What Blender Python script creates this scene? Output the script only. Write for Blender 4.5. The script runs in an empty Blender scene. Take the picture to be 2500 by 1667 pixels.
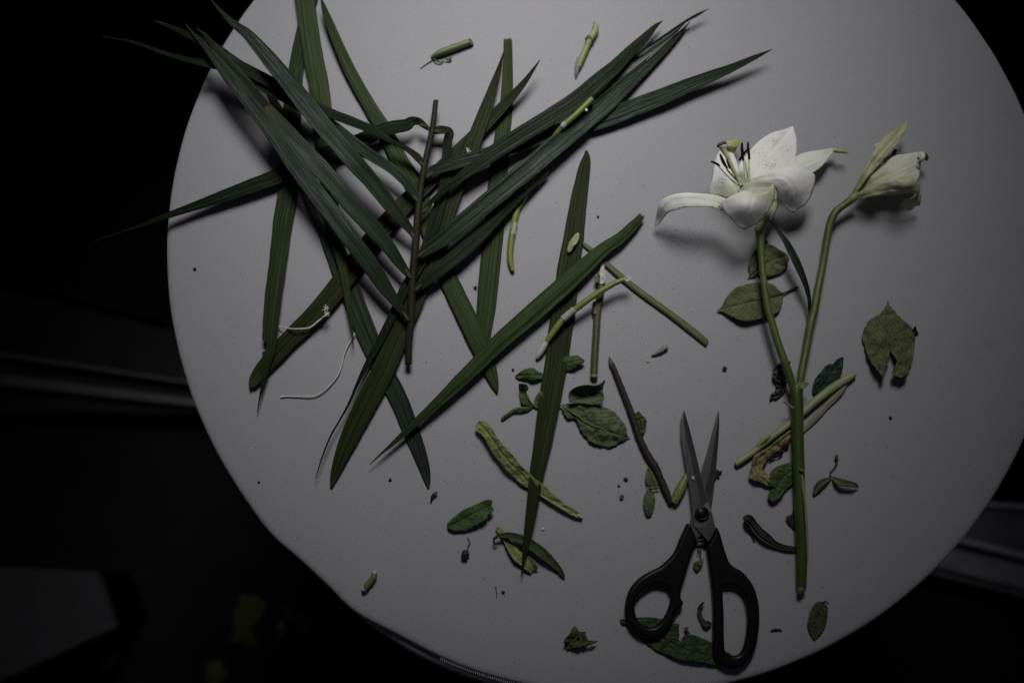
import bpy, bmesh, math, random
import numpy as np
from mathutils import Vector, Matrix, noise
from mathutils.geometry import delaunay_2d_cdt

# ------------------------------------------------------------------ camera, world, light, exposure
S = bpy.context.scene
C = S.collection
R = math.radians
CAM_H = 0.75            # camera height above the cloth (z = 0 is the table top)
FPX = 2430.0            # focal length measured in photo pixels (2500 wide)
ROT = Matrix.Rotation(R(-1.5), 3, 'Y') @ Matrix.Rotation(R(11.0), 3, 'X')
cam_d = bpy.data.cameras.new('camera')
cam = bpy.data.objects.new('camera', cam_d)
C.objects.link(cam)
cam.location = (0, 0, CAM_H)
cam.rotation_euler = ROT.to_euler()
cam_d.sensor_width = 36
cam_d.lens = 36 * FPX / 2500
cam_d.clip_start = 0.02
cam_d.clip_end = 30
cam_d.dof.use_dof = True
cam_d.dof.focus_distance = 0.745
cam_d.dof.aperture_fstop = 3.2
S.camera = cam

W = bpy.data.worlds.new('World'); S.world = W; W.use_nodes = True
bgn = W.node_tree.nodes['Background']
bgn.inputs['Color'].default_value = (0.72, 0.72, 1.0, 1)
bgn.inputs['Strength'].default_value = 0.018

# one soft window-like lamp beyond the far side of the table, brightest on the upper middle of the cloth
ld = bpy.data.lights.new('window_light', 'SPOT')
ld.energy = 63.0; ld.color = (1.0, 0.99, 0.985); ld.shadow_soft_size = 0.27
ld.spot_size = R(43.4); ld.spot_blend = 1.0
lo = bpy.data.objects.new('window_light', ld); C.objects.link(lo)
lo.location = (0.05, 0.95, 0.95)
lo.rotation_euler = (Vector((0.012, 0.370, 0)) - lo.location).to_track_quat('-Z', 'Y').to_euler()

S.view_settings.view_transform = 'Standard'
S.view_settings.look = 'None'
S.view_settings.exposure = 0
S.view_settings.gamma = 1
S.render.film_transparent = False

# ------------------------------------------------------------------ helpers
def ray(px, py, zmm):
    """point of the place seen at photo pixel (px, py), zmm millimetres above the cloth"""
    d = ROT @ Vector((px - 1250.0, 833.5 - py, -FPX))
    z = zmm * 0.001
    t = (z - CAM_H) / d.z
    return Vector((d.x * t, d.y * t, z))

def pxsize(zmm=0.0):
    return (CAM_H - zmm * .001) / FPX * 1.02

def T(ox, oy, s):
    return lambda pts: [(ox + p[0] / s, oy + p[1] / s) + tuple(p[2:]) for p in pts]

def catmull(pts, n, closed=False):
    out = []
    m = len(pts)
    segs = m if closed else m - 1
    for i in range(segs):
        if closed:
            p0, p1, p2, p3 = pts[(i - 1) % m], pts[i], pts[(i + 1) % m], pts[(i + 2) % m]
        else:
            p0, p1, p2, p3 = pts[max(i - 1, 0)], pts[i], pts[i + 1], pts[min(i + 2, m - 1)]
        for k in range(n):
            t = k / n
            out.append(tuple(0.5 * (2 * b + (c - a) * t + (2 * a - 5 * b + 4 * c - d) * t * t + (-a + 3 * b - 3 * c + d) * t ** 3)
                             for a, b, c, d in zip(p0, p1, p2, p3)))
    if not closed:
        out.append(tuple(pts[-1]))
    return out

def link(name, me, mat, parent=None, smooth=True):
    o = bpy.data.objects.new(name, me)
    C.objects.link(o)
    if mat:
        me.materials.append(mat)
    if smooth:
        for p in me.polygons:
            p.use_smooth = True
    if parent is not None:
        o.parent = parent
        if parent.type == 'EMPTY' or True:
            o.matrix_parent_inverse = parent.matrix_world.inverted()
    return o

def rebase(o):
    """put the object's origin at the middle of its underside"""
    vs = o.data.vertices
    n = len(vs)
    c = Vector((sum(v.co.x for v in vs) / n, sum(v.co.y for v in vs) / n, min(v.co.z for v in vs)))
    o.data.transform(Matrix.Translation(-c))
    o.location = c
    return o

def tag(o, label, cat, group=None, kind=None):
    if o.type == 'MESH':
        rebase(o)
    o['label'] = label
    o['category'] = cat
    if group: o['group'] = group
    if kind: o['kind'] = kind
    return o

def thing(name, label, cat, at, group=None):
    o = bpy.data.objects.new(name, None); C.objects.link(o)
    o.location = ray(*at); o.empty_display_size = .01
    o['label'] = label; o['category'] = cat
    if group: o['group'] = group
    bpy.context.view_layer.update()
    return o

def struct(o):
    o['kind'] = 'structure'
    return o

def solid(o, mm=0.3):
    m = o.modifiers.new('thickness', 'SOLIDIFY'); m.thickness = mm * .001; m.offset = 0
    return o

def blade(name, ctrl, mat, parent=None, ns=12, nseg=7, camber=.10, pleat=.35, thick=.3, seed=0, notch=None, ragged=0):
    """a long leaf: ctrl = (px, py, width px, z mm[, roll mm]); camber >0 = V trough, <0 = ridge"""
    rnd = random.Random(seed * 7 + len(ctrl) * 13 + int(ctrl[0][0]))
    c5 = [tuple(c) + ((0,) if len(c) == 4 else ()) for c in ctrl]
    pts = catmull(c5, nseg)
    me = bpy.data.meshes.new(name)
    V, F, UV = [], [], []
    u = 0; prev = None
    ph = [rnd.uniform(-1, 1) for _ in range(ns + 1)]
    for i, (x, y, w, z, roll) in enumerate(pts):
        a = pts[max(i - 1, 0)]; b = pts[min(i + 1, len(pts) - 1)]
        dx, dy = b[0] - a[0], b[1] - a[1]
        L = math.hypot(dx, dy) or 1
        nx, ny = -dy / L, dx / L
        w = max(w, .6)
        if prev: u += math.hypot(x - prev[0], y - prev[1])
        prev = (x, y)
        wm = w * pxsize() * 1000
        for j in range(ns + 1):
            v = -1 + 2 * j / ns
            ww = w * (1 + .035 * noise.noise(Vector((u * .03, seed, 3 if v > 0 else 9))) + .03 * noise.noise(Vector((u * .16, seed, 5 if v > 0 else 7))))
            zz = z + camber * wm * (abs(v) - .4) + roll * v + 1.7 * pleat * ph[j] * min(1, wm / 9) * (1 if abs(v) < .99 else .3)
            zz += .25 * noise.noise(Vector((u * .02, v * 1.5, seed)))
            zz = max(zz, .35)
            off = v * ww / 2
            if notch and notch[0] < u < notch[1] and (v < 0) == (notch[2] < 0):
                off *= .35
            V.append(ray(x + nx * off, y + ny * off, zz))
            UV.append((u / 1000, j / ns))
    n = ns + 1
    cum = [0]
    for p_, q_ in zip(pts, pts[1:]): cum.append(cum[-1] + math.hypot(q_[0] - p_[0], q_[1] - p_[1]))
    for i in range(len(pts) - 1):
        for j in range(ns):
            F.append((i * n + j, i * n + j + 1, (i + 1) * n + j + 1, (i + 1) * n + j))
    if ragged:
        for j in range(n):
            d = V[j] - V[n + j] if ragged < 0 else V[-n + j] - V[-2 * n + j]
            k = rnd.uniform(-.3, .9) * abs(ragged)
            idx = j if ragged < 0 else len(V) - n + j
            V[idx] = V[idx] + d.normalized() * k * .001
    # faces point up
    me.from_pydata(V, [], F)
    if me.polygons[len(F) // 2].normal.z < 0:
        me.flip_normals()
    uv = me.uv_layers.new(name='UVMap')
    for lp in me.loops:
        uv.data[lp.index].uv = UV[lp.vertex_index]
    at = me.attributes.new('dry', 'FLOAT', 'POINT')
    for i in range(len(pts)):
        e_ = min(cum[i] * (1 if ctrl[0][2] > 3 and len(ctrl) > 9 else 3), (cum[-1] - cum[i]))
        for j in range(n):
            at.data[i * n + j].value = math.exp(-e_ / (16 + 14 * noise.noise(Vector((j * .9, seed, i * .1))))) if cum[-1] > 300 else 0
    o = link(name, me, mat, parent)
    return solid(o, thick)

def tube(name, ctrl, mat, parent=None, ns=12, nseg=6, flat=1.0, bumpy=0.0, seed=0, cap_slant=(0, 0)):
    """round stem: ctrl = (px, py, width px, z mm of the axis)"""
    pts = catmull(ctrl, nseg)
    V, F, UV = [], [], []
    P = [ray(x, y, z) for x, y, w, z in pts]
    u = 0
    for i, (x, y, w, z) in enumerate(pts):
        a = P[max(i - 1, 0)]; b = P[min(i + 1, len(P) - 1)]
        t = (b - a).normalized()
        side = t.cross(Vector((0, 0, 1))).normalized()
        up = side.cross(t).normalized()
        r = max(w, .5) / 2 * pxsize(z)
        if i: u += (P[i] - P[i - 1]).length
        sl = cap_slant[0] if i == 0 else (cap_slant[1] if i == len(pts) - 1 else 0)
        for j in range(ns):
            an = 2 * math.pi * j / ns
            k = 1 + bumpy * noise.noise(Vector((u * 400, math.cos(an) * 1.2, math.sin(an) * 1.2 + seed)))
            q = P[i] + side * math.cos(an) * r * k + up * math.sin(an) * r * flat * k + t * sl * r * math.sin(an)
            V.append(q); UV.append((u * 3.2, j / ns))
    for i in range(len(pts) - 1):
        for j in range(ns):
            k = (j + 1) % ns
            F.append((i * ns + j, (i + 1) * ns + j, (i + 1) * ns + k, i * ns + k))
    F.append(tuple(range(ns))); F.append(tuple(reversed(range(len(V) - ns, len(V)))))
    me = bpy.data.meshes.new(name)
    me.from_pydata(V, [], F)
    bm = bmesh.new(); bm.from_mesh(me); bmesh.ops.recalc_face_normals(bm, faces=bm.faces); bm.to_mesh(me); bm.free()
    uv = me.uv_layers.new(name='UVMap')
    for lp in me.loops:
        uv.data[lp.index].uv = UV[lp.vertex_index]
    o = link(name, me, mat, parent)
    me.polygons[-1].use_smooth = False; me.polygons[-2].use_smooth = False
    return o

def inside(p, poly):
    x, y = p; c = False; n = len(poly); j = n - 1
    for i in range(n):
        xi, yi = poly[i][0], poly[i][1]; xj, yj = poly[j][0], poly[j][1]
        if (yi > y) != (yj > y) and x < (xj - xi) * (y - yi) / (yj - yi) + xi:
            c = not c
        j = i
    return c

def segd(p, a, b):
    ax, ay = a[0], a[1]; dx, dy = b[0] - ax, b[1] - ay
    L = dx * dx + dy * dy or 1e-9
    t = max(0, min(1, ((p[0] - ax) * dx + (p[1] - ay) * dy) / L))
    qx, qy = ax + dx * t, ay + dy * t
    s = dx * (p[1] - ay) - dy * (p[0] - ax)
    return math.hypot(p[0] - qx, p[1] - qy), t, (1 if s > 0 else -1)

def sheet(name, outline, zc, mat, parent=None, step=4.0, mid=None, amp=.8, freq=.06, rib=.6, edge=0.0, edgew=8.0,
          sub=3, serr=0.0, thick=.3, seed=0, veins=0.0, fold=0.0):
    """a traced leaf or petal with relief. zc = (px, py, z mm) heights blended smoothly; mid = midrib polyline base->tip"""
    rnd = random.Random(seed + 5)
    ol = catmull([tuple(p[:2]) for p in outline], sub, True)
    if serr:
        m = []
        for i, p in enumerate(ol):
            q = ol[(i + 1) % len(ol)]
            L = math.hypot(q[0] - p[0], q[1] - p[1])
            k = max(1, int(L / 4))
            for j in range(k):
                t = j / k
                nx, ny = (q[1] - p[1]) / (L or 1), -(q[0] - p[0]) / (L or 1)
                s = serr * (1 if (i * 3 + j) % 2 else -1) * rnd.uniform(.3, 1)
                m.append((p[0] + (q[0] - p[0]) * t + nx * s, p[1] + (q[1] - p[1]) * t + ny * s))
        ol = m
    xs = [p[0] for p in ol]; ys = [p[1] for p in ol]
    pts = [Vector(p) for p in ol]
    nb = len(pts)
    def dedge(p):
        return min(segd(p, ol[i], ol[(i + 1) % nb])[0] for i in range(nb))
    y = min(ys)
    row = 0
    de = [0.0] * nb
    while y < max(ys):
        x = min(xs) + (step / 2 if row % 2 else 0)
        while x < max(xs):
            q = (x + rnd.uniform(-.12, .12) * step, y + rnd.uniform(-.12, .12) * step)
            if inside(q, ol):
                dd = dedge(q)
                if dd > step * .4:
                    pts.append(Vector(q)); de.append(dd)
            x += step
        y += step * .87; row += 1
    vv, ee, ff, ov, _, _ = delaunay_2d_cdt(pts, [], [list(range(nb))], 1, 1e-5)
    dmap = [0.0] * len(vv)
    for k, src in enumerate(ov):
        if src and src[0] < len(de): dmap[k] = de[src[0]]
    diag = math.hypot(max(xs) - min(xs), max(ys) - min(ys))
    ml = None
    if mid:
        ml = catmull([tuple(m) for m in mid], 4)
        cum = [0]
        for a, b in zip(ml, ml[1:]): cum.append(cum[-1] + math.hypot(b[0] - a[0], b[1] - a[1]))
    V, UV = [], []
    # smooth height field through the controls (multiquadric)
    ca = np.array([c_[:3] for c_ in zc], float); c2 = (diag * .10) ** 2
    K = np.sqrt(((ca[:, None, :2] - ca[None, :, :2]) ** 2).sum(2) + c2) - np.eye(len(ca)) * diag * .03
    zm = ca[:, 2].mean(); wts = np.linalg.lstsq(K, ca[:, 2] - zm, rcond=None)[0]
    zlo, zhi = ca[:, 2].min(), ca[:, 2].max(); zpad = (zhi - zlo) * .15
    for k, p in enumerate(vv):
        z = zm + float((np.sqrt((ca[:, 0] - p.x) ** 2 + (ca[:, 1] - p.y) ** 2 + c2) * wts).sum())
        z = max(zlo - zpad, min(zhi + zpad, z))
        z += amp * (noise.noise(Vector((p.x * freq, p.y * freq, seed * 3.7))) + .5 * noise.noise(Vector((p.x * freq * 2.3, p.y * freq * 2.3, seed * 1.9 + 8))))
        if edge:
            z += edge * math.exp(-dmap[k] / edgew)
        if ml:
            best = None
            for i, (a, b) in enumerate(zip(ml, ml[1:])):
                d, t, s = segd((p.x, p.y), a, b)
                if best is None or d < best[0]: best = (d, (cum[i] + t * (cum[i + 1] - cum[i])) / cum[-1], s)
            d, u, s = best
            z -= rib * math.exp(-(d / 3.0) ** 2)
            z += fold * d
            if veins:
                z += veins * .45 * math.sin(u * 55 - d * .28) * min(1, d / 8)
            UV.append((u, .5 + s * d / 60.0))
        else:
            UV.append(((p.x - min(xs)) / 100, (p.y - min(ys)) / 100))
        V.append(ray(p.x, p.y, max(z, .3)))
    me = bpy.data.meshes.new(name)
    me.from_pydata(V, [], [tuple(f) for f in ff])
    if len(me.polygons) and sum(p.normal.z for p in me.polygons) < 0: me.flip_normals()
    uv = me.uv_layers.new(name='UVMap')
    for lp in me.loops:
        uv.data[lp.index].uv = UV[lp.vertex_index]
    return solid(link(name, me, mat, parent), thick)

def plate(name, rings, z0, z1, bev, mat, parent, n=4, hard=False):
    """flat part with rounded rims, from outline rings (the first outer, others holes); z in mm"""
    cu = bpy.data.curves.new(name, 'CURVE'); cu.dimensions = '2D'; cu.fill_mode = 'BOTH'
    for rg in rings:
        pp = rg if hard else catmull([tuple(p[:2]) for p in rg], n, True)
        sp = cu.splines.new('POLY'); sp.points.add(len(pp) - 1); sp.use_cyclic_u = True
        for q, p in zip(sp.points, pp):
            r = ray(p[0], p[1], (z0 + z1) / 2); q.co = (r.x, r.y, 0, 1)
    cu.extrude = max((z1 - z0) / 2 - bev, .01) * .001
    cu.bevel_depth = bev * .001; cu.bevel_resolution = 3; cu.offset = -bev * .001
    tmp = bpy.data.objects.new(name + 'tmp', cu); C.objects.link(tmp)
    dg = bpy.context.evaluated_depsgraph_get()
    me = bpy.data.meshes.new_from_object(tmp.evaluated_get(dg))
    me.transform(Matrix.Translation((0, 0, (z0 + z1) / 2000)))
    bpy.data.objects.remove(tmp); bpy.data.curves.remove(cu)
    me.materials.clear(); me.name = name
    o = link(name, me, mat, parent, smooth=False)
    for p in me.polygons: p.use_smooth = abs(p.normal.z) < .98
    return o

# ------------------------------------------------------------------ materials
def nt(name):
    m = bpy.data.materials.new(name); m.use_nodes = True
    t = m.node_tree; b = t.nodes['Principled BSDF']
    return m, t, b
def N(t, typ, **kw):
    n = t.nodes.new(typ)
    for k, v in kw.items():
        if k in n.inputs.keys() if hasattr(n.inputs, 'keys') else False: n.inputs[k].default_value = v
        else: setattr(n, k, v)
    return n
def rgba(c): return (c[0], c[1], c[2], 1)
def mixc(t, fac, a, b, mode='MIX'):
    m = t.nodes.new('ShaderNodeMix'); m.data_type = 'RGBA'; m.blend_type = mode
    for s, v in ((m.inputs[0], fac), (m.inputs[6], a), (m.inputs[7], b)):
        if isinstance(v, (int, float)): s.default_value = v
        elif isinstance(v, tuple): s.default_value = rgba(v)
        else: t.links.new(v, s)
    return m.outputs[2]
def noise_n(t, vec, scale, detail=3, rough=.55, sc=None):
    mp = t.nodes.new('ShaderNodeMapping')
    if sc: mp.inputs['Scale'].default_value = sc
    t.links.new(vec, mp.inputs['Vector'])
    n = t.nodes.new('ShaderNodeTexNoise'); n.inputs['Scale'].default_value = scale
    n.inputs['Detail'].default_value = detail; n.inputs['Roughness'].default_value = rough
    t.links.new(mp.outputs[0], n.inputs['Vector'])
    return n.outputs['Fac']
def ramp(t, fac, a, b, lo=0.0, hi=1.0):
    r = t.nodes.new('ShaderNodeMapRange'); r.inputs['From Min'].default_value = a; r.inputs['From Max'].default_value = b
    r.inputs['To Min'].default_value = lo; r.inputs['To Max'].default_value = hi
    t.links.new(fac, r.inputs['Value'])
    return r.outputs['Result']
def mathn(t, op, a, b=None):
    m = t.nodes.new('ShaderNodeMath'); m.operation = op
    for s, v in ((m.inputs[0], a), (m.inputs[1], b)):
        if v is None: continue
        if isinstance(v, (int, float)): s.default_value = v
        else: t.links.new(v, s)
    return m.outputs[0]
def bump(t, b, h, dist, strength=1.0):
    n = t.nodes.new('ShaderNodeBump'); n.inputs['Distance'].default_value = dist; n.inputs['Strength'].default_value = strength
    t.links.new(h, n.inputs['Height']); t.links.new(n.outputs[0], b.inputs['Normal'])
def translucent(t, b, colsock, fac):
    out = t.nodes['Material Output']
    tr = t.nodes.new('ShaderNodeBsdfTranslucent'); mx = t.nodes.new('ShaderNodeMixShader')
    mx.inputs[0].default_value = fac
    if isinstance(colsock, tuple): tr.inputs[0].default_value = rgba(colsock)
    else: t.links.new(colsock, tr.inputs[0])
    t.links.new(b.outputs[0], mx.inputs[1]); t.links.new(tr.outputs[0], mx.inputs[2]); t.links.new(mx.outputs[0], out.inputs['Surface'])

def palm_mat(name, c1, c2, pale, rough=.42, brown=.0, stripes=9, spec=.5):
    m, t, b = nt(name)
    uv = t.nodes.new('ShaderNodeTexCoord').outputs['UV']
    fine = noise_n(t, uv, 1.0, 4, .6, (3, stripes * 4, 1))
    wide = noise_n(t, uv, 1.0, 2, .5, (2, stripes, 1))
    blot = noise_n(t, uv, 1.0, 3, .6, (7, 3, 1))
    line = noise_n(t, uv, 1.0, 2, .5, (.5, stripes * 2.6, 1))
    col = mixc(t, ramp(t, wide, .35, .65), c1, c2)
    col = mixc(t, ramp(t, fine, .50, .72, 0, .65), col, pale)
    col = mixc(t, ramp(t, line, .42, .52, .85, 0), col, tuple(x * .34 for x in c1))
    col = mixc(t, ramp(t, blot, .3, .7, 0, .4), col, tuple(x * .5 for x in c1))
    if brown:
        bn = noise_n(t, uv, 1.0, 5, .7, (14, 11, 1))
        col = mixc(t, ramp(t, bn, .66 - brown * .1, .70, 0, .8), col, (.035, .024, .014))
    scr = noise_n(t, uv, 1.0, 2, .5, (60, 7, 1))
    col = mixc(t, ramp(t, scr, .77, .80, 0, .22), col, (.14, .15, .10))
    an_ = t.nodes.new('ShaderNodeAttribute'); an_.attribute_name = 'dry'
    col = mixc(t, mathn(t, 'MULTIPLY', an_.outputs['Fac'], .8), col, (.085, .082, .034))
    t.links.new(col, b.inputs['Base Color'])
    t.links.new(ramp(t, blot, .3, .7, rough - .08, rough + .14), b.inputs['Roughness'])
    b.inputs['Specular IOR Level'].default_value = spec
    bump(t, b, mathn(t, 'ADD', mathn(t, 'MULTIPLY', fine, .6), mathn(t, 'ADD', mathn(t, 'MULTIPLY', wide, 1.5), line)), .0007, 1.0)
    translucent(t, b, tuple(min(1, x * 1.6) for x in c2), .10)
    return m

def leaf_mat(name, c1, c2, vein, rough=.7, vstr=.5, spots=(.05, .04, .02), spotk=.0, trans=.12):
    m, t, b = nt(name)
    tc = t.nodes.new('ShaderNodeTexCoord'); uv = tc.outputs['UV']; ob = tc.outputs['Object']
    n1 = noise_n(t, ob, 120, 4, .6); n2 = noise_n(t, ob, 420, 4, .7)
    col = mixc(t, ramp(t, n1, .33, .67), c1, c2)
    col = mixc(t, ramp(t, n2, .35, .7, 0, .35), col, tuple(x * .6 for x in c1))
    sx = t.nodes.new('ShaderNodeSeparateXYZ'); t.links.new(uv, sx.inputs[0])
    dv = mathn(t, 'ABSOLUTE', mathn(t, 'SUBTRACT', sx.outputs[1], .5))
    rib = ramp(t, dv, .012, .035, 1, 0)
    ph = mathn(t, 'ADD', mathn(t, 'MULTIPLY', sx.outputs[0], 52), mathn(t, 'MULTIPLY', dv, -34))
    sv = ramp(t, mathn(t, 'SINE', ph), .86, 1.0, 0, .55)
    vn = mathn(t, 'MULTIPLY', mathn(t, 'MAXIMUM', rib, sv), vstr)
    col = mixc(t, vn, col, vein)
    if spotk:
        col = mixc(t, ramp(t, noise_n(t, ob, 260, 5, .7), .62 - spotk * .1, .68, 0, .85), col, spots)
    t.links.new(col, b.inputs['Base Color'])
    b.inputs['Roughness'].default_value = rough
    b.inputs['Specular IOR Level'].default_value = .35
    bump(t, b, mathn(t, 'ADD', mathn(t, 'ADD', n2, mathn(t, 'MULTIPLY', n1, 3.0)), mathn(t, 'MULTIPLY', mathn(t, 'MAXIMUM', rib, sv), -.8)), .0010, 1.0)
    translucent(t, b, tuple(min(1, x * 1.5) for x in c2), trans)
    return m

def stem_mat(name, c1, c2, rough=.5, scale=18, spots=None, bumpd=.0003):
    m, t, b = nt(name)
    tc = t.nodes.new('ShaderNodeTexCoord'); uv = tc.outputs['UV']; ob = tc.outputs['Object']
    f = noise_n(t, uv, 1.0, 4, .6, (6, scale, 1)); g = noise_n(t, ob, 90, 3)
    col = mixc(t, ramp(t, f, .35, .65), c1, c2)
    col = mixc(t, ramp(t, g, .35, .7, 0, .4), col, tuple(x * .6 for x in c1))
    if spots:
        col = mixc(t, ramp(t, noise_n(t, ob, 900, 3, .7), .62, .66, 0, .8), col, spots)
    t.links.new(col, b.inputs['Base Color']); b.inputs['Roughness'].default_value = rough
    bump(t, b, mathn(t, 'ADD', f, noise_n(t, ob, 900, 2)), bumpd, .8)
    return m

def petal_mat(name, tip, base, green, warm=.0, specks=None, vein=.38, reach=.22):
    """u runs from the throat (0) to the tip (1); the throat of a lily is green, its specks are pollen"""
    m, t, b = nt(name)
    tc = t.nodes.new('ShaderNodeTexCoord'); uv = tc.outputs['UV']; ob = tc.outputs['Object']
    sx = t.nodes.new('ShaderNodeSeparateXYZ'); t.links.new(uv, sx.inputs[0])
    u = sx.outputs[0]
    ve = noise_n(t, uv, 1.0, 3, .5, (1.5, 9, 1))
    col = mixc(t, ramp(t, u, .0, .55), base, tip)
    col = mixc(t, ramp(t, u, .0, reach, .8, 0), col, green)
    col = mixc(t, ramp(t, ve, .5, .66, 0, vein), col, tuple(a * .62 + b_ * .30 for a, b_ in zip(tip, green)))
    dv = mathn(t, 'ABSOLUTE', mathn(t, 'SUBTRACT', sx.outputs[1], .5))
    col = mixc(t, ramp(t, dv, .01, .05, .10, 0), col, green)
    if warm:
        col = mixc(t, ramp(t, u, .72, 1.0, 0, warm), col, (.42, .44, .12))
    if specks:
        geo = t.nodes.new('ShaderNodeNewGeometry').outputs['Position']
        sp = noise_n(t, geo, 900, 3, .7)
        msk = None
        for (px, py, z, rad) in specks:
            p = ray(px, py, z)
            vd = t.nodes.new('ShaderNodeVectorMath'); vd.operation = 'DISTANCE'
            t.links.new(geo, vd.inputs[0]); vd.inputs[1].default_value = p
            q = ramp(t, vd.outputs['Value'], rad * pxsize() * .2, rad * pxsize() * 1.1, .15, 0)
            msk = q if msk is None else mathn(t, 'MAXIMUM', msk, q)
        hit = ramp(t, mathn(t, 'ADD', sp, msk), .72, .75, 0, .92)
        hit = mathn(t, 'MULTIPLY', hit, mathn(t, 'GREATER_THAN', msk, .004))
        col = mixc(t, hit, col, (.13, .030, .012))
    t.links.new(col, b.inputs['Base Color']); b.inputs['Roughness'].default_value = .55
    b.inputs['Specular IOR Level'].default_value = .3
    bump(t, b, ve, .0006, .7)
    translucent(t, b, col, .22)
    return m

def plain(name, c, rough=.6, metal=0, nscale=0, var=.3, spec=.5, bd=.0002):
    m, t, b = nt(name)
    b.inputs['Roughness'].default_value = rough; b.inputs['Metallic'].default_value = metal
    b.inputs['Specular IOR Level'].default_value = spec
    ob = t.nodes.new('ShaderNodeTexCoord').outputs['Object']
    n = noise_n(t, ob, nscale or 200, 4, .6)
    t.links.new(mixc(t, ramp(t, n, .3, .7), tuple(x * (1 - var) for x in c), tuple(x * (1 + var * .5) for x in c)), b.inputs['Base Color'])
    bump(t, b, n, bd, .6)
    return m

# cloth: fine twill weave
def cloth_mat():
    m, t, b = nt('cloth')
    ob = t.nodes.new('ShaderNodeTexCoord').outputs['Object']
    w = t.nodes.new('ShaderNodeTexWave'); w.wave_type = 'BANDS'; w.bands_direction = 'DIAGONAL'
    w.inputs['Scale'].default_value = 330; w.inputs['Distortion'].default_value = .8; w.inputs['Detail'].default_value = 1
    t.links.new(ob, w.inputs['Vector'])
    gr = noise_n(t, ob, 1150, 2, .85); big = noise_n(t, ob, 9, 3); mid = noise_n(t, ob, 60, 3)
    col = mixc(t, ramp(t, gr, .3, .7), (.258, .254, .264), (.420, .413, .428))
    col = mixc(t, ramp(t, w.outputs['Fac'], 0, 1, 0, .16), col, (.24, .24, .25))
    col = mixc(t, ramp(t, big, .3, .7, 0, .12), col, (.28, .28, .31))
    col = mixc(t, ramp(t, mid, .55, .75, 0, .12), col, (.25, .25, .25))
    sm = noise_n(t, ob, 22, 5, .75)
    col = mixc(t, ramp(t, sm, .60, .74, 0, .22), col, (.22, .21, .19))
    t.links.new(col, b.inputs['Base Color']); b.inputs['Roughness'].default_value = .85
    b.inputs['Specular IOR Level'].default_value = .25
    b.inputs['Sheen Weight'].default_value = .15
    bump(t, b, mathn(t, 'ADD', w.outputs['Fac'], gr), .00025, .5)
    return m
M_CLOTH = cloth_mat()

G_FROND = palm_mat('frond_green', (.008, .022, .009), (.019, .041, .017), (.072, .102, .056), .36, .0, 9, .26)
G_FROND_D = palm_mat('frond_deep_green', (.006, .016, .003), (.012, .027, .005), (.028, .048, .014), .45, .0, 9, .22)
G_LOOSE = palm_mat('loose_palm_green', (.026, .051, .011), (.056, .092, .025), (.15, .19, .08), .45, .3, 11, .2)
G_DARK = palm_mat('loose_palm_dark', (.015, .033, .006), (.030, .056, .012), (.075, .105, .032), .5, .25, 10, .25)
G_OLIVE = palm_mat('loose_palm_olive', (.015, .026, .004), (.031, .045, .008), (.080, .092, .028), .5, .3, 10, .25)
RACHIS = stem_mat('rachis_brown_green', (.011, .016, .006), (.026, .027, .012), .55, 10)

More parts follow.
